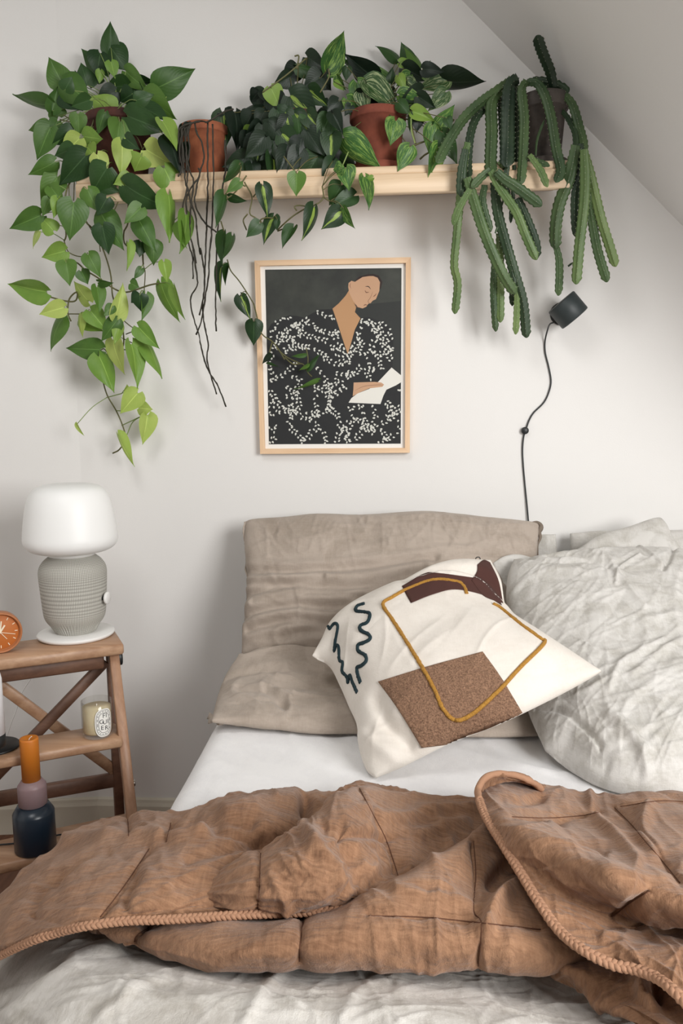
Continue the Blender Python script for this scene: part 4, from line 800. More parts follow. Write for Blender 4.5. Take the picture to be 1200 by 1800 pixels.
V, F = tube([Zp(-40, 1487, .2135), Zp(10, 1484, .2135), Zp(60, 1478, .2135), Zp(96, 1469, .2135), Zp(112, 1467, .2135), Zp(128, 1471, .2135), Zp(145, 1483, .2135), Zp(156, 1493, .2135)], .002, 6, 80)
cb = build('cable', V, F, M['black'], origin=Zp(63, 1478, .2115)); setp(cb, 'thin black cable lying across the bottom tread behind the candle holder', 'cable')

# ------------------------------------------------------------------ white cylinder over black base, cut by the left edge
dc = Zp(-7, 1314, .421); dl = empty('table_lamp', dc, 'white cylinder lamp with black lower band over a round black base, at the left edge', 'lamp')
V, F = lathe(dc, [(0, 0), (.050, 0), (.052, .002), (.052, .004), (.050, .006), (0, .006)], 64); build('base_plate', V, F, M['black'], dl)
V, F = tube([dc+ZU*.005, dc+ZU*.04+np.array([-.01, -.04, 0]), np.array([Yp(-16, 1280, dc[1]-.072)[0], dc[1]-.072, dc[2]+.18])], .004, 10); build('pole', V, F, M['black'], dl)
k0 = dc+np.array([0, -.072, 0]); k0[0] = Yp(-16, 1280, k0[1])[0]; M['wh2'] = mat('white_enamel', srgb(244, 244, 246), .4)
V, F = lathe(k0, [(.026, .062), (.0285, .062), (.0285, .185), (.026, .197), (.012, .200), (0, .200)], 56); build('shade', V, F, M['wh2'], dl)
V, F = lathe(k0, [(0, .034), (.0265, .034), (.0287, .0365), (.0287, .0625), (0, .0625)], 56); build('lower_band', V, F, M['black'], dl)

# ------------------------------------------------------------------ shelf
SZ = 1.764
shelf = empty('wall_shelf', Yp(560, 300, -.001), 'long pale pine shelf across the upper wall carrying the potted plants', 'shelf')
xl, xr = Yp(132, 320, -.2)[0], Yp(1002, 300, -.2)[0]
V, F = box(((xl+xr)/2, -.0985, SZ-.010), (1, 0, 0), (0, 1, 0), ZU, (xr-xl)/2, .0975, .010, .003); build('shelf_board', V, F, M['pine'], shelf)
V, F = box(((xl+xr)/2, -.190, SZ-.0425), (1, 0, 0), (0, 1, 0), ZU, (xr-xl)/2, .011, .0224, .002); build('front_rail', V, F, M['pine'], shelf)

# ------------------------------------------------------------------ potted plants
def terr(name, c1, c2):
    m = mat(name, c1, .85); t = NT(m); t.l(t.ramp(t.noise(t.coord(), 22, 5, .6), [(.35, c2), (.7, c1)]), t.b.inputs['Base Color']); t.bump(t.noise(t.coord(), 120, 3), .2, .001); return m
M['terra'] = terr('terracotta', srgb(172, 102, 68), srgb(132, 74, 50)); M['terrad'] = terr('shaded_terracotta', srgb(96, 52, 42), srgb(66, 36, 30)); M['dkpot'] = terr('dark_clay', srgb(92, 84, 78), srgb(66, 60, 56)); M['soil'] = terr('soil', srgb(52, 40, 32), srgb(32, 25, 20))  # darker terracotta has the shade around its pots put into the colour
def leafmat(name, c1, c2, kind='plain', var=None, tr=.18):
    m = mat(name, c1, .42); t = NT(m); t.b.inputs['Specular IOR Level'].default_value = .35
    uvn = t.n('ShaderNodeUVMap'); sx = t.n('ShaderNodeSeparateXYZ'); t.l(uvn.outputs[0], sx.inputs[0]); oi = t.n('ShaderNodeObjectInfo')
    av = t.math('ABSOLUTE', sx.outputs[1]); nz = t.noise(t.coord((1, 1, 1)), 3.2, 3)
    f = t.math('ADD', t.math('MULTIPLY', nz, v=.45), t.math('MULTIPLY', oi.outputs['Random'], v=.6)); base = t.ramp(f, [(.2, c2), (.75, c1)]); col = base
    def mixc(fac, a, b):
        x = t.n('ShaderNodeMix', data_type='RGBA'); t.l(fac, x.inputs[0]); t.l(a, x.inputs[6])
        if isinstance(b, tuple): x.inputs[7].default_value = b
        else: t.l(b, x.inputs[7])
        return x.outputs[2]
    if kind == 'brasil':
        mp = t.n('ShaderNodeMapping'); mp.inputs[3].default_value = (1.5, 6, 1); t.l(uvn.outputs[0], mp.inputs[0]); vv = t.n('ShaderNodeVectorMath', operation='ADD'); t.l(mp.outputs[0], vv.inputs[0]); cb_ = t.n('ShaderNodeCombineXYZ'); t.l(t.math('MULTIPLY', oi.outputs['Random'], v=37), cb_.inputs[2]); t.l(cb_.outputs[0], vv.inputs[1])
        g = t.math('ADD', t.math('MULTIPLY', t.noise(vv.outputs[0], 1.1, 3), v=.9), t.math('MULTIPLY', av, v=-1.1)); col = mixc(t.ramp(g, [(.27, (0, 0, 0, 1)), (.33, (1, 1, 1, 1))]), col, var)
    if kind == 'marble':
        mp = t.n('ShaderNodeMapping'); mp.inputs[3].default_value = (2.2, 5, 1); t.l(uvn.outputs[0], mp.inputs[0]); vv = t.n('ShaderNodeVectorMath', operation='ADD'); t.l(mp.outputs[0], vv.inputs[0]); cb_ = t.n('ShaderNodeCombineXYZ'); t.l(t.math('MULTIPLY', oi.outputs['Random'], v=37), cb_.inputs[2]); t.l(cb_.outputs[0], vv.inputs[1])
        col = mixc(t.ramp(t.noise(vv.outputs[0], 1.6, 5, .7), [(.50, (0, 0, 0, 1)), (.60, (.85, .85, .85, 1))]), col, var)
    rib = t.ramp(av, [(.0, (.75, .75, .75, 1)), (.055, (0, 0, 0, 1))]); light = tuple(min(1, c*1.5+.03) for c in c1[:3])+(1,); col = mixc(rib, col, light if kind != 'brasil' else var)
    t.l(col, t.b.inputs['Base Color']); ve = t.n('ShaderNodeTexWave'); ve.inputs['Scale'].default_value = 2.6; ve.inputs['Distortion'].default_value = .6
    mp2 = t.n('ShaderNodeMapping'); cbn = t.n('ShaderNodeCombineXYZ'); t.l(t.math('ADD', sx.outputs[0], t.math('MULTIPLY', av, v=-.55)), cbn.inputs[0]); t.l(cbn.outputs[0], ve.inputs[0]); t.bump(ve.outputs[1], .05, .003)
    o_ = t.t.nodes['Material Output']; ts = t.n('ShaderNodeBsdfTranslucent'); t.l(col, ts.inputs[0]); mx = t.n('ShaderNodeMixShader'); mx.inputs[0].default_value = tr; t.l(t.b.outputs[0], mx.inputs[1]); t.l(ts.outputs[0], mx.inputs[2]); t.l(mx.outputs[0], o_.inputs[0]); return m
LM = dict(D=leafmat('leaf_dark', srgb(50, 80, 38), srgb(32, 58, 29)), M=leafmat('leaf_mid', srgb(86, 120, 50), srgb(60, 94, 40)), L=leafmat('leaf_lime', srgb(134, 164, 74), srgb(102, 140, 56), tr=.25), Y=leafmat('leaf_yellow', srgb(186, 202, 112), srgb(160, 186, 88), tr=.25),
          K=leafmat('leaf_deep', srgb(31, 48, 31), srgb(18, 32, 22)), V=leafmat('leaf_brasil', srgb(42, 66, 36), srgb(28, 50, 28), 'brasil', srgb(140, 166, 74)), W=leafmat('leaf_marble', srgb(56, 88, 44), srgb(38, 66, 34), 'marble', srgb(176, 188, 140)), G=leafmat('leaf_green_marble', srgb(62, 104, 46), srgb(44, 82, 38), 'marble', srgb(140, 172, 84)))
def leafmesh(fold, droop, curl, name):
    nt_, nv_ = 13, 9; V = []; uv = []
    tt = [0, .03, .08, .15, .24, .34, .45, .56, .67, .78, .88, .95, 1.0]
    hw = [.10, .27, .41, .485, .50, .48, .43, .355, .265, .165, .08, .03, .003]
    for i in range(nt_):
        for j in range(nv_):
            v = -1+2*j/(nv_-1); x = tt[i]-.10*abs(v)**1.6*(1-tt[i])**3*1.6; y = v*hw[i]
            z = fold*abs(v)*hw[i]*(1-.3*tt[i])-droop*tt[i]**2-curl*v*v*hw[i]+.018*math.sin(6*tt[i]+3*v); V.append((x, y, z)); uv.append((tt[i], v))
    me = bpy.data.meshes.new(name); me.from_pydata(V, [], [(i*nv_+j, (i+1)*nv_+j, (i+1)*nv_+j+1, i*nv_+j+1) for i in range(nt_-1) for j in range(nv_-1)])
    l = me.uv_layers.new(name='UVMap'); li = np.zeros(len(me.loops), dtype=np.int32); me.loops.foreach_get('vertex_index', li); l.data.foreach_set('uv', np.array(uv, dtype=np.float32)[li].ravel())
    me.polygons.foreach_set('use_smooth', [True]*len(me.polygons)); me.update(); return me
BASE = [(.34, .16, 0), (.20, .28, .10), (.5, .10, .0), (.10, .34, .25), (.05, .12, .3)]
LMESH = {}
def getleaf(k, mk):
    if (k, mk) not in LMESH:
        me = leafmesh(*BASE[k], 'leaf'); me.materials.append(LM[mk]); LMESH[(k, mk)] = me
    return LMESH[(k, mk)]
rl = random.Random(11)
def leaf(plant, bx, by, tx, ty, w_, mk, y0, dt=None):
    B = Yp(bx, by, y0); T = Yp(tx, ty, y0+(rl.uniform(-.02, .008) if dt is None else dt)); X = T-B; L = np.linalg.norm(X); X /= L
    vw = CAM-B; dpt = np.linalg.norm(vw); Zx = vw-X*np.dot(vw, X); Zx /= np.linalg.norm(Zx); ww = w_*dpt/FPX; nat = max(ww, .66*L); ph = math.acos(min(1, ww/nat)); ph = min(ph, 1.0)*rl.choice((-1, 1)); ph += rl.uniform(-.18, .18)
    Yx = np.cross(Zx, X); Z2 = Zx*math.cos(ph)+Yx*math.sin(ph); Y2 = np.cross(Z2, X); sy_ = ww/max(.45, math.cos(ph))
    o = bpy.data.objects.new('leaf', getleaf(rl.randrange(5), mk)); COL.objects.link(o); o.parent = plant; off = np.array(world_of(plant)); q = B-off
    Mx = Matrix(((X[0]*L, Y2[0]*sy_, Z2[0]*L*.8, q[0]), (X[1]*L, Y2[1]*sy_, Z2[1]*L*.8, q[1]), (X[2]*L, Y2[2]*sy_, Z2[2]*L*.8, q[2]), (0, 0, 0, 1)))
    o.matrix_local = Mx; return B
def pot(plant, cx_, r, h, mt, saucer=False, rim=.022, cy_=-.10, taper=.76, soil=True):
    c = (cx_, cy_, SZ+.0005+(.006 if saucer else 0)); rb = r*taper; rr = rb+(r-rb)*(h-rim)/h
    V, F = lathe(c, [(0, 0), (rb-.002, 0), (rb, .002), (rr-.003, h-rim), (r-.001, h-rim+.001), (r, h-rim+.003), (r, h-.002), (r-.002, h), (r-.006, h), (r-.007, h-.004), (rb-.004, .01), (0, .01)], 56); build('pot', V, F, mt, plant)
    V, F = lathe(c, [(0, h-.014), (r-.012, h-.014), (r-.008, h-.022), (0, h-.024)], 40); build('soil', V, F, M['soil'], plant)
    if saucer:
        V, F = lathe((cx_, cy_, SZ+.0005), [(0, 0), (r*.92, 0), (r*.98, .004), (r*1.02, .022), (r*.98, .022), (r*.93, .006), (0, .006)], 56); build('saucer', V, F, mt, plant)
    return np.array([cx_, cy_, SZ+h])
def plantroot(cx_, name, label): return empty(name, (cx_, -.10, SZ+.0005), label, 'potted plant')
def vines(plant, L, r, mt, yf, nm='vine'):
    for pl in L: V, F = tube([Yp(x, y, yf(x, y)) for x, y in pl], r, 6, max(10, len(pl)*5)); build(nm, V, F, mt, plant)
def petioles(plant, P, mt, nm='petioles'):
    parts = [tube(p_, .0011, 5, 8) for p_ in P]; V, F = merge(parts); setp(build(nm, V, F, mt, plant), kind='stuff')
M['stem'] = mat('stem_brown_green', srgb(92, 90, 52), .6); M['stemg'] = mat('stem_green', srgb(128, 148, 84), .6); M['stemd'] = mat('stem_dark', srgb(44, 40, 30), .7)

# -- plant 1: trailing lime plant
P1 = plantroot(-.695, 'trailing_plant', 'lime and green heart-leaved trailing plant at the left end of the shelf, vines hanging lowest'); top1 = pot(P1, -.695, .085, .165, M['terrad'])
def y1(x, y): return -.20 if y < 330 else max(-.24, min(-.07, -.235+(y-330)/470*.165))
u1 = [(480, 350, 372, 222, 85, 'D'), (515, 250, 518, 95, 70, 'D'), (520, 225, 597, 330, 100, 'D'), (470, 250, 455, 345, 90, 'D'), (410, 400, 375, 285, 80, 'D'), (372, 400, 352, 330, 45, 'D'), (295, 400, 226, 262, 95, 'M'), (235, 490, 48, 486, 62, 'M'), (245, 520, 272, 400, 60, 'M'), (275, 545, 250, 480, 70, 'M'), (655, 375, 718, 395, 30, 'D'),
 (600, 400, 488, 415, 85, 'D'), (600, 400, 690, 470, 90, 'D'), (590, 335, 682, 425, 70, 'M'), (520, 290, 540, 362, 50, 'L'), (470, 330, 466, 392, 34, 'L'), (748, 420, 768, 500, 38, 'Y'), (742, 410, 917, 325, 112, 'M'), (310, 430, 380, 512, 110, 'D'), (297, 385, 425, 480, 110, 'M'), (525, 520, 410, 450, 100, 'L'), (670, 510, 800, 560, 55, 'D'), (688, 448, 818, 566, 82, 'M'),
 (540, 430, 450, 480, 80, 'K'), (620, 440, 560, 480, 80, 'D'), (345, 615, 248, 682, 75, 'D'), (225, 590, 130, 612, 58, 'M'), (235, 600, 170, 748, 95, 'M'), (270, 570, 232, 632, 56, 'M'), (366, 538, 370, 636, 66, 'M'), (490, 528, 452, 625, 50, 'M'), (560, 572, 548, 690, 88, 'M'), (600, 545, 768, 612, 112, 'D'), (372, 650, 285, 732, 84, 'Y'), (392, 640, 478, 652, 76, 'L'),
 (410, 690, 440, 730, 70, 'L'), (790, 650, 855, 800, 90, 'K'), (762, 570, 836, 692, 62, 'L'), (400, 730, 273, 872, 115, 'D'), (500, 790, 425, 905, 120, 'D'), (455, 725, 495, 830, 74, 'Y'), (572, 668, 576, 824, 80, 'Y'), (662, 735, 628, 805, 90, 'L'), (686, 702, 800, 770, 112, 'Y'), (255, 760, 138, 828, 68, 'M'), (270, 830, 188, 962, 92, 'M'), (605, 830, 535, 865, 60, 'L'), (770, 790, 842, 935, 108, 'L'),
 (410, 890, 460, 992, 80, 'M'), (500, 930, 455, 1012, 75, 'D'), (590, 870, 772, 990, 112, 'D'), (790, 915, 808, 1135, 76, 'L'), (660, 975, 582, 1046, 74, 'M'), (232, 935, 200, 1012, 52, 'M'), (270, 930, 263, 1022, 46, 'L'), (250, 1080, 185, 1010, 72, 'L'), (190, 1010, 42, 1074, 88, 'M'), (480, 1060, 505, 1190, 92, 'D'), (345, 950, 330, 1124, 122, 'M'), (475, 1005, 574, 1170, 104, 'M'), (650, 1030, 725, 1165, 88, 'M'), (660, 1135, 655, 1205, 64, 'D'),
 (845, 1050, 868, 1165, 46, 'L'), (870, 1008, 875, 1185, 64, 'L'), (182, 1088, 138, 1158, 26, 'Y'), (305, 420, 335, 360, 60, 'D'), (420, 470, 330, 500, 60, 'D'), (640, 470, 720, 440, 60, 'D'), (340, 700, 250, 730, 70, 'D'), (240, 880, 300, 960, 60, 'M'), (590, 650, 650, 700, 60, 'D'), (470, 860, 560, 900, 70, 'D')]
l1 = [(305, 110, 193, 140, 82, 'L'), (310, 165, 325, 270, 82, 'M'), (415, 128, 466, 224, 74, 'M'), (382, 205, 412, 267, 60, 'M'), (215, 300, 28, 268, 95, 'L'), (415, 345, 328, 252, 66, 'Y'), (455, 282, 472, 396, 58, 'M'), (300, 375, 180, 407, 74, 'Y'), (292, 428, 205, 566, 60, 'M'), (380, 412, 368, 511, 32, 'Y'), (390, 428, 482, 488, 64, 'L'), (425, 392, 502, 484, 86, 'L'), (528, 368, 488, 416, 46, 'M'), (540, 418, 587, 262, 72, 'Y'),
 (612, 262, 650, 280, 52, 'M'), (652, 320, 612, 355, 60, 'D'), (655, 318, 660, 395, 70, 'D'), (680, 315, 670, 438, 52, 'M'), (662, 192, 630, 242, 34, 'M'), (720, 68, 722, 174, 78, 'M'), (598, 72, 602, 202, 34, 'L'), (768, 162, 785, 260, 54, 'L'), (755, 262, 810, 442, 74, 'L'), (818, 282, 852, 435, 36, 'L'), (465, 255, 530, 265, 30, 'M'), (548, 435, 475, 532, 72, 'M'), (562, 455, 540, 548, 50, 'L'), (470, 572, 300, 568, 96, 'M'), (465, 605, 541, 770, 98, 'L'), (530, 528, 562, 688, 72, 'Y'),
 (650, 468, 742, 566, 78, 'L'), (690, 545, 771, 700, 54, 'L'), (615, 548, 660, 748, 78, 'L'), (600, 772, 595, 736, 34, 'Y'), (645, 776, 560, 874, 92, 'Y'), (650, 846, 712, 852, 66, 'Y'), (690, 880, 672, 1020, 76, 'Y'), (555, 975, 618, 1124, 40, 'Y'), (364, 918, 390, 978, 14, 'Y')]
k_ = 2.667; ATT = []
vl1 = [[(430, 0), (465, 60), (500, 150), (520, 230), (530, 330), (570, 400), (575, 460), (575, 560), (510, 590), (500, 640), (480, 690), (500, 780), (545, 860), (575, 930), (588, 990), (560, 1040), (528, 1058)], [(300, 60), (318, 110), (355, 132), (405, 138)], [(305, 152), (360, 165), (400, 200), (450, 230), (545, 292), (600, 302), (700, 270), (745, 262)], [(665, 90), (670, 170), (680, 210), (675, 302)],
 [(222, 322), (310, 345), (355, 342), (360, 302), (325, 335), (318, 400), (333, 440)], [(320, 405), (410, 405)], [(550, 410), (620, 468), (655, 470)], [(590, 500), (645, 478)], [(580, 522), (640, 548), (690, 548)], [(575, 572), (618, 575)], [(500, 797), (570, 778)], [(545, 858), (575, 860)], [(570, 928), (662, 885)], [(590, 985), (620, 915), (660, 885)], [(515, 610), (490, 570), (470, 575)]]
vu1 = [[(300, 1125), (310, 1190), (330, 1230)], [(390, 1010), (430, 1080), (460, 1110), (470, 1180)], [(560, 800), (560, 920), (530, 1000)], [(600, 900), (600, 1040), (580, 1090), (590, 1150), (660, 1160), (672, 1240)], [(350, 800), (345, 940)], [(320, 780), (325, 945)], [(740, 990), (800, 1070)], [(440, 560), (400, 700), (380, 800), (390, 1010), (430, 1067)], [(525, 520), (515, 620), (512, 730), (545, 785)], [(300, 540), (330, 560), (400, 600)], [(540, 560), (640, 640), (700, 760), (860, 900)], [(280, 560), (400, 590)], [(330, 850), (310, 900), (300, 1000), (310, 1100), (300, 1130)]]
V1 = [[(x/k_, y/k_) for x, y in pl] for pl in vu1]+[[(x/k_, y/k_+400) for x, y in pl] for pl in vl1]
for i, pl in enumerate(V1): vines(P1, [pl], .0021 if len(pl) > 4 else .0014, M['stemg'] if i in (8,) or pl[0][1] > 640 else M['stem'], lambda x, y: y1(x, y)+.035)
V1pts = np.array([Yp(x, y, y1(x, y)+.035) for pl in V1 for x, y in cr(np.array(pl), 24)]); V1px = np.array([q for pl in V1 for q in cr(np.array(pl), 24)])
pet = []
def conn(B, plant_pts, plant_px, bpx, lim=90):
    d = np.linalg.norm(plant_px-np.array(bpx), axis=1); i = int(np.argmin(d))
    if 4 < d[i] < lim: m_ = (B+plant_pts[i])/2+np.array([0, 0, .008]); pet.append([B, m_, plant_pts[i]])
    elif d[i] >= lim: pass
for i, (a, b, c, d, w_, mk) in enumerate(u1):
    y0 = -.10-.19*i/len(u1)+rl.uniform(-.015, .015) if b < 700 else y1(0, b/k_)+rl.uniform(-.03, .02)
    if b < 480: y0 = -.06-.12*i/30+rl.uniform(-.02, .02)
    B = leaf(P1, a/k_, b/k_, c/k_, d/k_, w_/k_*1.08, mk, y0)
    if b < 700: pet.append([B, (B+top1)/2+np.array([0, 0, .02]), top1+np.array([rl.uniform(-.04, .04), rl.uniform(-.04, .04), -.02])])
    else: conn(B, V1pts, V1px, (a/k_, b/k_))
for i, (a, b, c, d, w_, mk) in enumerate(l1):
    B = leaf(P1, a/k_, b/k_+400, c/k_, d/k_+400, w_/k_*1.08, mk, y1(0, b/k_+400)+rl.uniform(-.02, .03)); conn(B, V1pts, V1px, (a/k_, b/k_+400))
petioles(P1, pet, M['stemg'])

# -- plant 2: terracotta pot with dark trailing strings
P2 = plantroot(-.475, 'string_plant', 'small terracotta pot with thin dark strings trailing far down the wall'); top2 = pot(P2, -.475, .063, .135, M['terra'], taper=.8)
c8 = lambda L: [(280+x/6, 180+y/6) for x, y in L]; c2 = lambda L: [(x/k_, y/k_+400) for x, y in L]
yS = lambda x, y: -.215 if y < 340 else max(-.215, -.215+(y-340)/380*.17)
strs = [c8([(230, 260), (240, 500), (265, 730), (275, 850), (300, 920), (330, 1060), (380, 1200), (400, 1400), (430, 1600)])+c2([(940, 100), (960, 240), (950, 350), (955, 440), (975, 540), (970, 600), (975, 650), (1015, 782)]),
 c8([(260, 240), (290, 560), (320, 720), (360, 820), (350, 950), (330, 1150), (320, 1400), (350, 1500), (390, 1700)])+c2([(905, 100), (915, 180), (925, 270), (895, 320), (900, 400), (930, 500), (955, 610), (980, 680), (1020, 740), (1060, 842)]),
 c8([(510, 215), (508, 400), (510, 700), (510, 900), (500, 1200), (490, 1500), (480, 1800)])+c2([(960, 230), (955, 320), (935, 412)]), c8([(560, 230), (566, 450), (570, 700), (565, 1000), (555, 1300), (530, 1600), (520, 1800)])+c2([(975, 240), (960, 340), (945, 430), (920, 502)]),
 c8([(690, 400), (695, 700), (660, 950), (625, 1250), (605, 1500), (600, 1800)])+c2([(1013, 260), (1010, 350), (1013, 486)]), c8([(375, 225), (400, 330), (450, 420), (468, 600), (440, 700), (410, 800), (320, 920), (280, 1050), (290, 1180)])+c2([(880, 60), (900, 130), (905, 242)]),
 c8([(410, 690), (430, 740), (390, 900), (375, 1070), (430, 1200), (500, 1290), (600, 1370)]), c8([(300, 560), (290, 900), (250, 1080), (240, 1180), (200, 1260), (170, 1410)]), c8([(250, 300), (210, 500), (240, 700), (200, 780)]), c8([(500, 212), (440, 195), (380, 205), (300, 230), (215, 280), (205, 400), (220, 640)]), c8([(480, 215), (560, 180), (680, 100), (780, 70)]), c8([(400, 205), (330, 230), (290, 300), (280, 450), (290, 700)]), c8([(300, 250), (250, 330), (235, 520), (262, 700)]), c8([(330, 240), (300, 330), (320, 500), (280, 720)]), c8([(430, 198), (350, 220), (270, 250), (235, 300), (240, 450), (270, 640)])]
for pl in strs:
    V, F = tube([Yp(x, y, yS(x, y)+rl.uniform(-.004, .004)) for x, y in pl], .0021, 6, max(24, len(pl)*5)); V = V+.0014*np.stack([noise(V, 130, k) for k in (5, 6, 7)], -1); build('trailing_string', V, F, M['stemd'], P2)
for a, b, c, d, w_ in [(240, 250, 200, 420, 80), (300, 230, 230, 330, 60), (250, 420, 240, 640, 70), (280, 450, 285, 680, 60), (215, 560, 240, 700, 50), (330, 220, 260, 260, 40), (620, 130, 700, 110, 40)]: leaf(P2, 280+a/6, 180+b/6, 280+c/6, 180+d/6, w_/6, 'K', -.19)

# -- plant 3: dark brasil plant in the middle
P3 = plantroot(-.235, 'trailing_plant', 'dark heart-leaved trailing plant with lime-striped leaves in the middle of the shelf'); top3 = pot(P3, -.235, .072, .15, M['terrad'])
def y3(x, y): return -.235 if y < 380 else max(-.235, min(-.055, -.235+(y-380)/170*.18))
u3 = [(590, 190, 520, 240, 78, 'K'), (640, 135, 732, 196, 74, 'K'), (735, 192, 824, 6, 92, 'G'), (598, 180, 742, 215, 50, 'D'), (560, 230, 480, 270, 70, 'K'), (700, 230, 620, 280, 90, 'K'), (690, 220, 750, 290, 90, 'K'), (410, 298, 375, 345, 60, 'K'), (440, 292, 462, 352, 60, 'K'), (430, 370, 303, 380, 50, 'K'), (400, 300, 470, 420, 70, 'K'), (480, 330, 540, 420, 90, 'K'), (470, 280, 518, 382, 80, 'L'), (650, 290, 735, 366, 76, 'V'),
 (300, 395, 332, 560, 80, 'K'), (245, 395, 257, 562, 92, 'V'), (380, 400, 340, 480, 80, 'K'), (440, 390, 400, 460, 70, 'K'), (620, 420, 560, 500, 120, 'K'), (560, 318, 692, 445, 132, 'V'), (350, 482, 428, 486, 50, 'L'), (420, 460, 350, 500, 70, 'K'), (500, 440, 560, 520, 90, 'K'), (690, 420, 760, 480, 90, 'K'), (740, 448, 645, 498, 90, 'G'), (728, 455, 738, 572, 84, 'G'), (370, 500, 340, 600, 80, 'K'), (530, 488, 630, 582, 80, 'V'), (520, 510, 570, 642, 100, 'D'), (450, 560, 520, 590, 40, 'M'),
 (320, 640, 262, 735, 44, 'D'), (370, 575, 442, 738, 132, 'D'), (480, 590, 490, 768, 80, 'V'), (690, 600, 615, 718, 115, 'D'), (640, 600, 690, 700, 90, 'D'), (590, 682, 588, 787, 78, 'M'), (760, 620, 718, 745, 72, 'D'), (800, 735, 745, 832, 92, 'D'), (820, 655, 835, 757, 80, 'G'), (800, 655, 760, 665, 60, 'G'), (858, 785, 742, 838, 72, 'D'), (800, 858, 716, 937, 86, 'V'), (812, 845, 854, 942, 42, 'G'), (672, 838, 646, 993, 58, 'V'), (576, 934, 518, 1027, 50, 'D'), (482, 884, 423, 998, 60, 'V'), (500, 900, 496, 948, 26, 'D'), (415, 914, 358, 978, 62, 'D'), (430, 738, 466, 884, 70, 'V'), (322, 718, 260, 768, 46, 'M'), (252, 782, 222, 935, 54, 'D'), (275, 790, 353, 818, 34, 'D')]
c3f = lambda x, y: (300+x/k_, 50+y/k_)
v3 = [[c3f(*q) for q in pl] for pl in [[(345, 720), (380, 790), (370, 865), (400, 890), (450, 935)], [(500, 945), (560, 890), (620, 850), (690, 820), (715, 790), (710, 740)], [(715, 790), (745, 810)], [(360, 870), (340, 900), (355, 945)], [(440, 925), (420, 900), (445, 888), (480, 890)], [(500, 950), (545, 935), (575, 940)], [(590, 855), (580, 835), (610, 830), (660, 842)], [(385, 790), (420, 752)], [(355, 690), (300, 770), (240, 810)], [(330, 650), (320, 720), (350, 740)], [(590, 190), (600, 130), (580, 130)], [(430, 300), (540, 220), (635, 140)], [(530, 600), (590, 680)], [(740, 190), (740, 230), (700, 300)]]]
v3 += [c2([(1035, -30), (1050, 20), (1060, 60)]), c2([(1065, 150), (1080, 200), (1120, 250), (1160, 310), (1190, 360)]), [(446, 535), (452, 560), (453, 578)], [(450, 572), (463, 590), (478, 600), (490, 615), (500, 632)], [(478, 602), (472, 625)], [(486, 612), (500, 625), (512, 632), (530, 640)], [(500, 628), (515, 640), (532, 640), (541, 655), (548, 662)], [(538, 612), (541, 630), (540, 650)]]
for pl in v3: vines(P3, [pl], .0018, M['stem'], lambda x, y: y3(x, y)+.01)
V3pts = np.array([Yp(x, y, y3(x, y)+.01) for pl in v3 for x, y in cr(np.array(pl), 16)]); V3px = np.array([q for pl in v3 for q in cr(np.array(pl), 16)]); pet = []
for i, (a, b, c, d, w_, mk) in enumerate(u3):
    x0, y0_ = c3f(a, b); x1_, y1_ = c3f(c, d); dep = -.07-.17*i/len(u3)+rl.uniform(-.015, .015) if b < 640 else -.235+rl.uniform(-.02, .02)
    B = leaf(P3, x0, y0_, x1_, y1_, w_/k_*1.08, mk, dep)
    if b < 600: pet.append([B, (B+top3)/2+np.array([0, 0, .01]), top3+np.array([rl.uniform(-.04, .04), rl.uniform(-.04, .04), -.02])])
    else: conn(B, V3pts, V3px, (x0, y0_), 60)
fp = [(1050, 30, 1028, 178, 44, 'D'), (1088, 40, 1068, 152, 44, 'D'), (1040, 180, 1018, 345, 34, 'V'), (1072, 180, 1050, 270, 26, 'D'), (1128, 322, 1178, 430, 62, 'V'), (1150, 322, 1108, 340, 34, 'D'), (1190, 442, 1187, 555, 80, 'D')]
for a, b, c, d, w_, mk in fp: yy = y3(0, b/k_+400); B = leaf(P3, a/k_, b/k_+400, c/k_, d/k_+400, w_/k_*1.05, mk, yy, .005); conn(B, V3pts, V3px, (a/k_, b/k_+400), 60)
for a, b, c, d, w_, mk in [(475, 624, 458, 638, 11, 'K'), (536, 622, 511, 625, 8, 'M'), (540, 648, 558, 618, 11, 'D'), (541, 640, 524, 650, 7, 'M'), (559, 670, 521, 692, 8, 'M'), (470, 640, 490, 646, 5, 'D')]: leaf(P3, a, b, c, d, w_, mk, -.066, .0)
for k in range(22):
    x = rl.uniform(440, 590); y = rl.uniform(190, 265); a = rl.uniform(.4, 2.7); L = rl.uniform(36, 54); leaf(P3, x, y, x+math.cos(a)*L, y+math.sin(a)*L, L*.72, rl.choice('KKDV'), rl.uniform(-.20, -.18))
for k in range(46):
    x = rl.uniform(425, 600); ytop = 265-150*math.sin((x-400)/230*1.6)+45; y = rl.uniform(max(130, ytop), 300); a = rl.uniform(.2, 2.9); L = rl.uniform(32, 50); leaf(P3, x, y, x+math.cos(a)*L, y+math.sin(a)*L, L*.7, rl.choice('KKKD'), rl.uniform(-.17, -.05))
petioles(P3, pet, M['stem'])

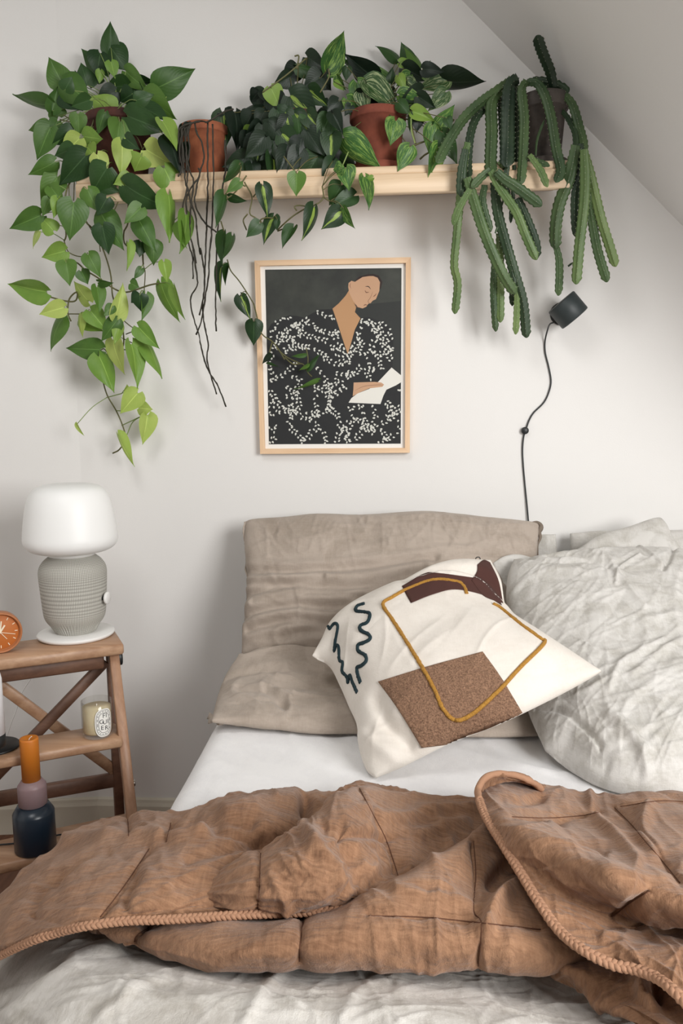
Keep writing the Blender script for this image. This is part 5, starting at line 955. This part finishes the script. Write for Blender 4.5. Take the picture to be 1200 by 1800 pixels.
# -- plant 4: marbled plant in terracotta
P4 = plantroot(-.03, 'trailing_plant', 'cream-marbled leafy plant in a terracotta pot with saucer, right of the dark plant'); top4 = pot(P4, -.03, .071, .148, terr('red_terracotta', srgb(140, 74, 54), srgb(108, 54, 40)), saucer=True)
f4 = lambda x, y: (560+x/4, 60+y/4)
u4 = [(550, 175, 420, 50, 58, 'D'), (640, 215, 571, 56, 92, 'D'), (700, 228, 623, 70, 62, 'M'), (740, 242, 789, 183, 38, 'M'), (240, 235, 138, 180, 30, 'D'), (395, 310, 173, 145, 140, 'K'), (480, 312, 343, 180, 84, 'G'), (570, 200, 685, 212, 54, 'L'), (500, 340, 520, 230, 60, 'D'), (870, 330, 1175, 355, 130, 'K'), (600, 240, 770, 330, 110, 'K'), (200, 230, 190, 330, 60, 'D'), (130, 300, 190, 400, 50, 'G'), (115, 340, 185, 390, 40, 'L'), (900, 330, 690, 380, 110, 'W'), (560, 290, 602, 372, 64, 'L'), (620, 320, 700, 400, 70, 'W'), (330, 350, 400, 320, 60, 'G'),
 (200, 458, 308, 614, 100, 'G'), (270, 342, 345, 545, 120, 'G'), (300, 410, 350, 568, 100, 'W'), (338, 350, 578, 546, 132, 'W'), (720, 400, 560, 480, 100, 'K'), (570, 430, 738, 455, 100, 'G'), (890, 408, 770, 540, 104, 'W'), (700, 440, 820, 520, 90, 'K'), (420, 500, 500, 540, 60, 'D'), (560, 480, 640, 560, 80, 'D'), (700, 560, 690, 690, 84, 'K'), (640, 560, 620, 690, 30, 'D'), (820, 690, 948, 478, 118, 'G'), (660, 545, 820, 608, 86, 'L'), (800, 640, 772, 838, 104, 'G'), (870, 690, 990, 890, 110, 'D'), (540, 612, 505, 782, 128, 'G'), (180, 732, 432, 948, 160, 'G'), (640, 794, 556, 965, 120, 'G'), (840, 795, 800, 1072, 96, 'G'), (900, 590, 930, 660, 60, 'D'), (140, 470, 60, 560, 100, 'K'), (100, 560, 170, 700, 90, 'K')]
pet = []
for i, (a, b, c, d, w_, mk) in enumerate(u4):
    x0, y0_ = f4(a, b); x1_, y1_ = f4(c, d); B = leaf(P4, x0, y0_, x1_, y1_, w_/4*1.08, mk, -.05-.17*i/len(u4)+rl.uniform(-.01, .01)); pet.append([B, (B+top4)/2+np.array([0, 0, .012]), top4+np.array([rl.uniform(-.04, .04), rl.uniform(-.04, .03), -.02])])
for k in range(16):
    x = rl.uniform(600, 750); y = rl.uniform(120, 190); a = rl.uniform(0, 3.1); L = rl.uniform(24, 38); leaf(P4, x, y, x+math.cos(a)*L, y+math.sin(a)*L*.8, L*.65, rl.choice('KDGW'), rl.uniform(-.14, -.05))
leaf(P4, 641, 312, 657, 365, 22, 'G', -.24, 0); leaf(P4, 655, 312, 640, 318, 10, 'L', -.235, 0)
vines(P4, [[f4(*q) for q in pl] for pl in [[(560, 800), (650, 790), (700, 770), (780, 740), (860, 700), (950, 600)], [(650, 580), (655, 650), (680, 770)], [(710, 880), (760, 840), (860, 800)]]], .0022, M['stem'], lambda x, y: -.16)
vines(P4, [[(612, 267), (601, 293)], [(722, 208), (723, 230), (729, 252)], [(632, 311), (641, 312)]], .0016, M['stemg'], lambda x, y: -.225, 'petiole')
petioles(P4, pet, M['stem'])

# -- plant 5: trailing cactus
P5 = plantroot(.383, 'trailing_cactus', 'trailing cactus with flat serrated stems in a dark clay pot, right end of shelf'); top5 = pot(P5, .383, .060, .172, M['dkpot'], saucer=True, taper=.68, rim=.034)
def cactmat(name, c1, c2):
    m = mat(name, c1, .5); t = NT(m); oi = t.n('ShaderNodeObjectInfo'); f = t.math('ADD', t.math('MULTIPLY', t.noise(t.coord(), 14, 4), v=.8), t.math('MULTIPLY', oi.outputs['Random'], v=.3)); t.l(t.ramp(f, [(.35, c2), (.75, c1)]), t.b.inputs['Base Color']); return m
M['cD'] = cactmat('cactus_dark', srgb(50, 70, 44), srgb(28, 46, 31)); M['cM'] = cactmat('cactus_green', srgb(78, 100, 58), srgb(48, 70, 42)); M['cL'] = cactmat('cactus_light', srgb(112, 132, 78), srgb(80, 104, 58)); M['areole'] = mat('areole', srgb(206, 204, 180), .8)
def cactus(pl, wpx, mk, y0, y1_=None, taper0=.75, tw=None, name='cactus_stem'):
    y1_ = y0 if y1_ is None else y1_; n0 = len(pl); P = np.array([Yp(x, y, y0+(y1_-y0)*i/(n0-1)) for i, (x, y) in enumerate(pl)]); D = crl(P, 200); L = np.sum(np.linalg.norm(np.diff(D, axis=0), axis=1)); n = max(10, int(L/.0019)); P = crl(P, n)
    T = np.gradient(P, axis=0); T /= np.linalg.norm(T, axis=1)[:, None]; R = wpx*.5*2.05/FPX*1.12; tw = rl.uniform(-.35, .35) if tw is None else tw
    vw = CAM-P; Nn = vw-T*np.sum(vw*T, 1)[:, None]; Nn /= np.linalg.norm(Nn, axis=1)[:, None]; B = np.cross(T, Nn); V = []; d = np.linspace(0, L, n); ar = []
    prof = [(0, .40), (.13, .13), (.60, .03), (1.0, -.04), (.96, -.12), (.45, -.16), (0, -.26), (-.45, -.16), (-.96, -.12), (-1.0, -.04), (-.60, .03), (-.13, .13)]
    for i in range(n):
        e = min(1, taper0+d[i]/.05*(1-taper0), math.sqrt(max(0.02, (L-d[i])/.014))); a_tw = tw*math.sin(d[i]*9+tw*7)
        ca_, sa_ = math.cos(a_tw), math.sin(a_tw)
        for j, (pb, pn) in enumerate(prof):
            ph = d[i]/.0135+(.5 if pb < 0 else 0)+(.25 if j == 0 else 0); saw = ph-math.floor(ph); q = 1.04-.19*(saw/.7 if saw < .7 else (1-saw)/.3) if (abs(pb) > .9 or j == 0) else 1
            b_, n_2 = pb*q, pn*(q if j == 0 else 1); V.append(P[i]+R*e*(B[i]*(b_*ca_-n_2*sa_)+Nn[i]*(b_*sa_+n_2*ca_)))
        for j in (0, 3, 9):
            ph = (d[i]/.0135+(.5 if j == 9 else 0)+(.25 if j == 0 else 0)) % 1
            if ph < .0019/.0135 and 3 < i < n-3: pb, pn = prof[j]; ar.append(P[i]+R*e*1.02*(B[i]*(pb*ca_-pn*sa_)+Nn[i]*(pb*sa_+pn*ca_)))
    m_ = len(prof); F = [(i*m_+k, i*m_+(k+1) % m_, (i+1)*m_+(k+1) % m_, (i+1)*m_+k) for i in range(n-1) for k in range(m_)]+[tuple(range(m_))[::-1], tuple((n-1)*m_+k for k in range(m_))]
    o = build(name, V, F, M[mk], P5)
    if ar and wpx > 9:
        pa = []
        for c in ar:
            s_ = .0008; VV = [c+np.array(v)*s_ for v in ((1, 0, 0), (-1, 0, 0), (0, 1, 0), (0, -1.6, 0), (0, 0, 1), (0, 0, -1))]; pa.append((VV, [(0, 2, 4), (2, 1, 4), (1, 3, 4), (3, 0, 4), (2, 0, 5), (1, 2, 5), (3, 1, 5), (0, 3, 5)]))
        V, F = merge(pa); setp(build('areoles', V, F, M['areole'], o), kind='stuff')
    return o
for a in [
 ([(893, 150), (890, 200), (892, 260), (893, 292)], 20, 'cD', -.13, -.2), ([(905, 150), (908, 220), (910, 290)], 16, 'cD', -.12, -.19), ([(880, 160), (884, 220), (888, 300)], 14, 'cD', -.12, -.2),
 ([(974, 162), (967, 128), (958, 105), (950, 84), (943, 62)], 16, 'cD', -.14, -.27), ([(905, 140), (883, 154), (846, 179), (812, 212), (783, 258), (769, 287)], 16, 'cM', -.12, -.24), ([(890, 160), (862, 180), (838, 205), (826, 240), (822, 290), (825, 312)], 13, 'cD', -.12, -.22),
 ([(900, 140), (866, 175), (864, 233), (862, 290), (866, 308)], 19, 'cM', -.14, -.22), ([(910, 138), (897, 150), (893, 190), (892, 250), (890, 294)], 22, 'cD', -.15, -.22), ([(925, 142), (917, 160), (921, 208), (919, 270), (915, 325)], 15, 'cM', -.16, -.225),
 ([(925, 145), (943, 146), (957, 167), (968, 205), (977, 260), (985, 298), (977, 321)], 15, 'cM', -.15, -.225), ([(935, 142), (965, 146), (990, 158), (996, 166)], 17, 'cD', -.12, -.14), ([(992, 166), (1006, 185), (1018, 225), (1025, 255), (1022, 280)], 14, 'cM', -.14, -.21),
 ([(985, 192), (998, 208), (1010, 233), (1012, 262)], 9, 'cD', -.13, -.2), ([(941, 274), (943, 250), (948, 232), (957, 210)], 4, 'cM', -.19, -.17),
 ([(822, 250), (814, 292), (808, 354), (802, 417), (798, 467), (804, 500), (799, 552)], 13, 'cL', -.235, -.12), ([(818, 262), (812, 300), (809, 345)], 15, 'cD', -.24, -.23), ([(821, 312), (832, 350), (848, 400), (868, 450), (888, 490), (906, 517)], 17, 'cM', -.25, -.16), ([(826, 332), (806, 367), (796, 396)], 12, 'cL', -.26, -.24),
 ([(862, 298), (845, 312), (828, 330)], 14, 'cM', -.25, -.25), ([(852, 325), (848, 358), (862, 408)], 13, 'cM', -.23, -.2), ([(862, 300), (875, 325), (892, 350), (908, 375), (925, 417), (943, 457)], 14, 'cL', -.26, -.2), ([(872, 302), (888, 316), (908, 329), (952, 362)], 16, 'cM', -.27, -.24), ([(910, 348), (925, 385), (940, 425), (943, 455)], 15, 'cD', -.23, -.17),
 ([(868, 320), (875, 375), (888, 425), (905, 483), (919, 533), (925, 594)], 16, 'cD', -.22, -.11), ([(868, 460), (867, 517), (871, 583)], 11, 'cM', -.15, -.1), ([(877, 410), (879, 483), (879, 567)], 13, 'cL', -.16, -.11), ([(900, 483), (900, 538)], 10, 'cM', -.12, -.11), ([(908, 510), (908, 550), (906, 588)], 11, 'cL', -.14, -.12),
 ([(880, 380), (886, 420), (896, 460), (905, 500)], 12, 'cD', -.18, -.15), ([(1012, 255), (1000, 312), (983, 358), (976, 400), (976, 438)], 19, 'cM', -.22, -.15), ([(977, 433), (982, 455), (983, 483), (981, 520)], 13, 'cM', -.15, -.13), ([(1021, 252), (1019, 300), (1010, 340), (1009, 380), (1012, 417)], 11, 'cD', -.21, -.17), ([(1026, 262), (1028, 310), (1026, 360), (1018, 430), (1012, 500)], 16, 'cL', -.24, -.17),
 ([(1033, 340), (1040, 385), (1050, 440), (1067, 496)], 15, 'cM', -.2, -.15), ([(1028, 270), (1040, 320), (1056, 385), (1070, 430), (1082, 469)], 15, 'cL', -.22, -.16), ([(930, 272), (950, 300), (962, 329)], 11, 'cL', -.225, -.235), ([(937, 280), (966, 292)], 10, 'cM', -.21, -.215), ([(1021, 330), (1018, 372)], 9, 'cD', -.2, -.19),
 ([(892, 290), (888, 320), (893, 350)], 10, 'cD', -.21, -.21), ([(904, 290), (902, 333), (897, 392)], 7, 'cD', -.2, -.19), ([(998, 468), (1009, 460)], 4, 'cD', -.15, -.15), ([(876, 290), (890, 280), (882, 296)], 12, 'cL', -.2, -.2), ([(885, 350), (878, 372), (872, 395)], 4, 'cD', -.17, -.17), ([(870, 410), (880, 388), (892, 410)], 4, 'cM', -.19, -.18)]: cactus(*a)
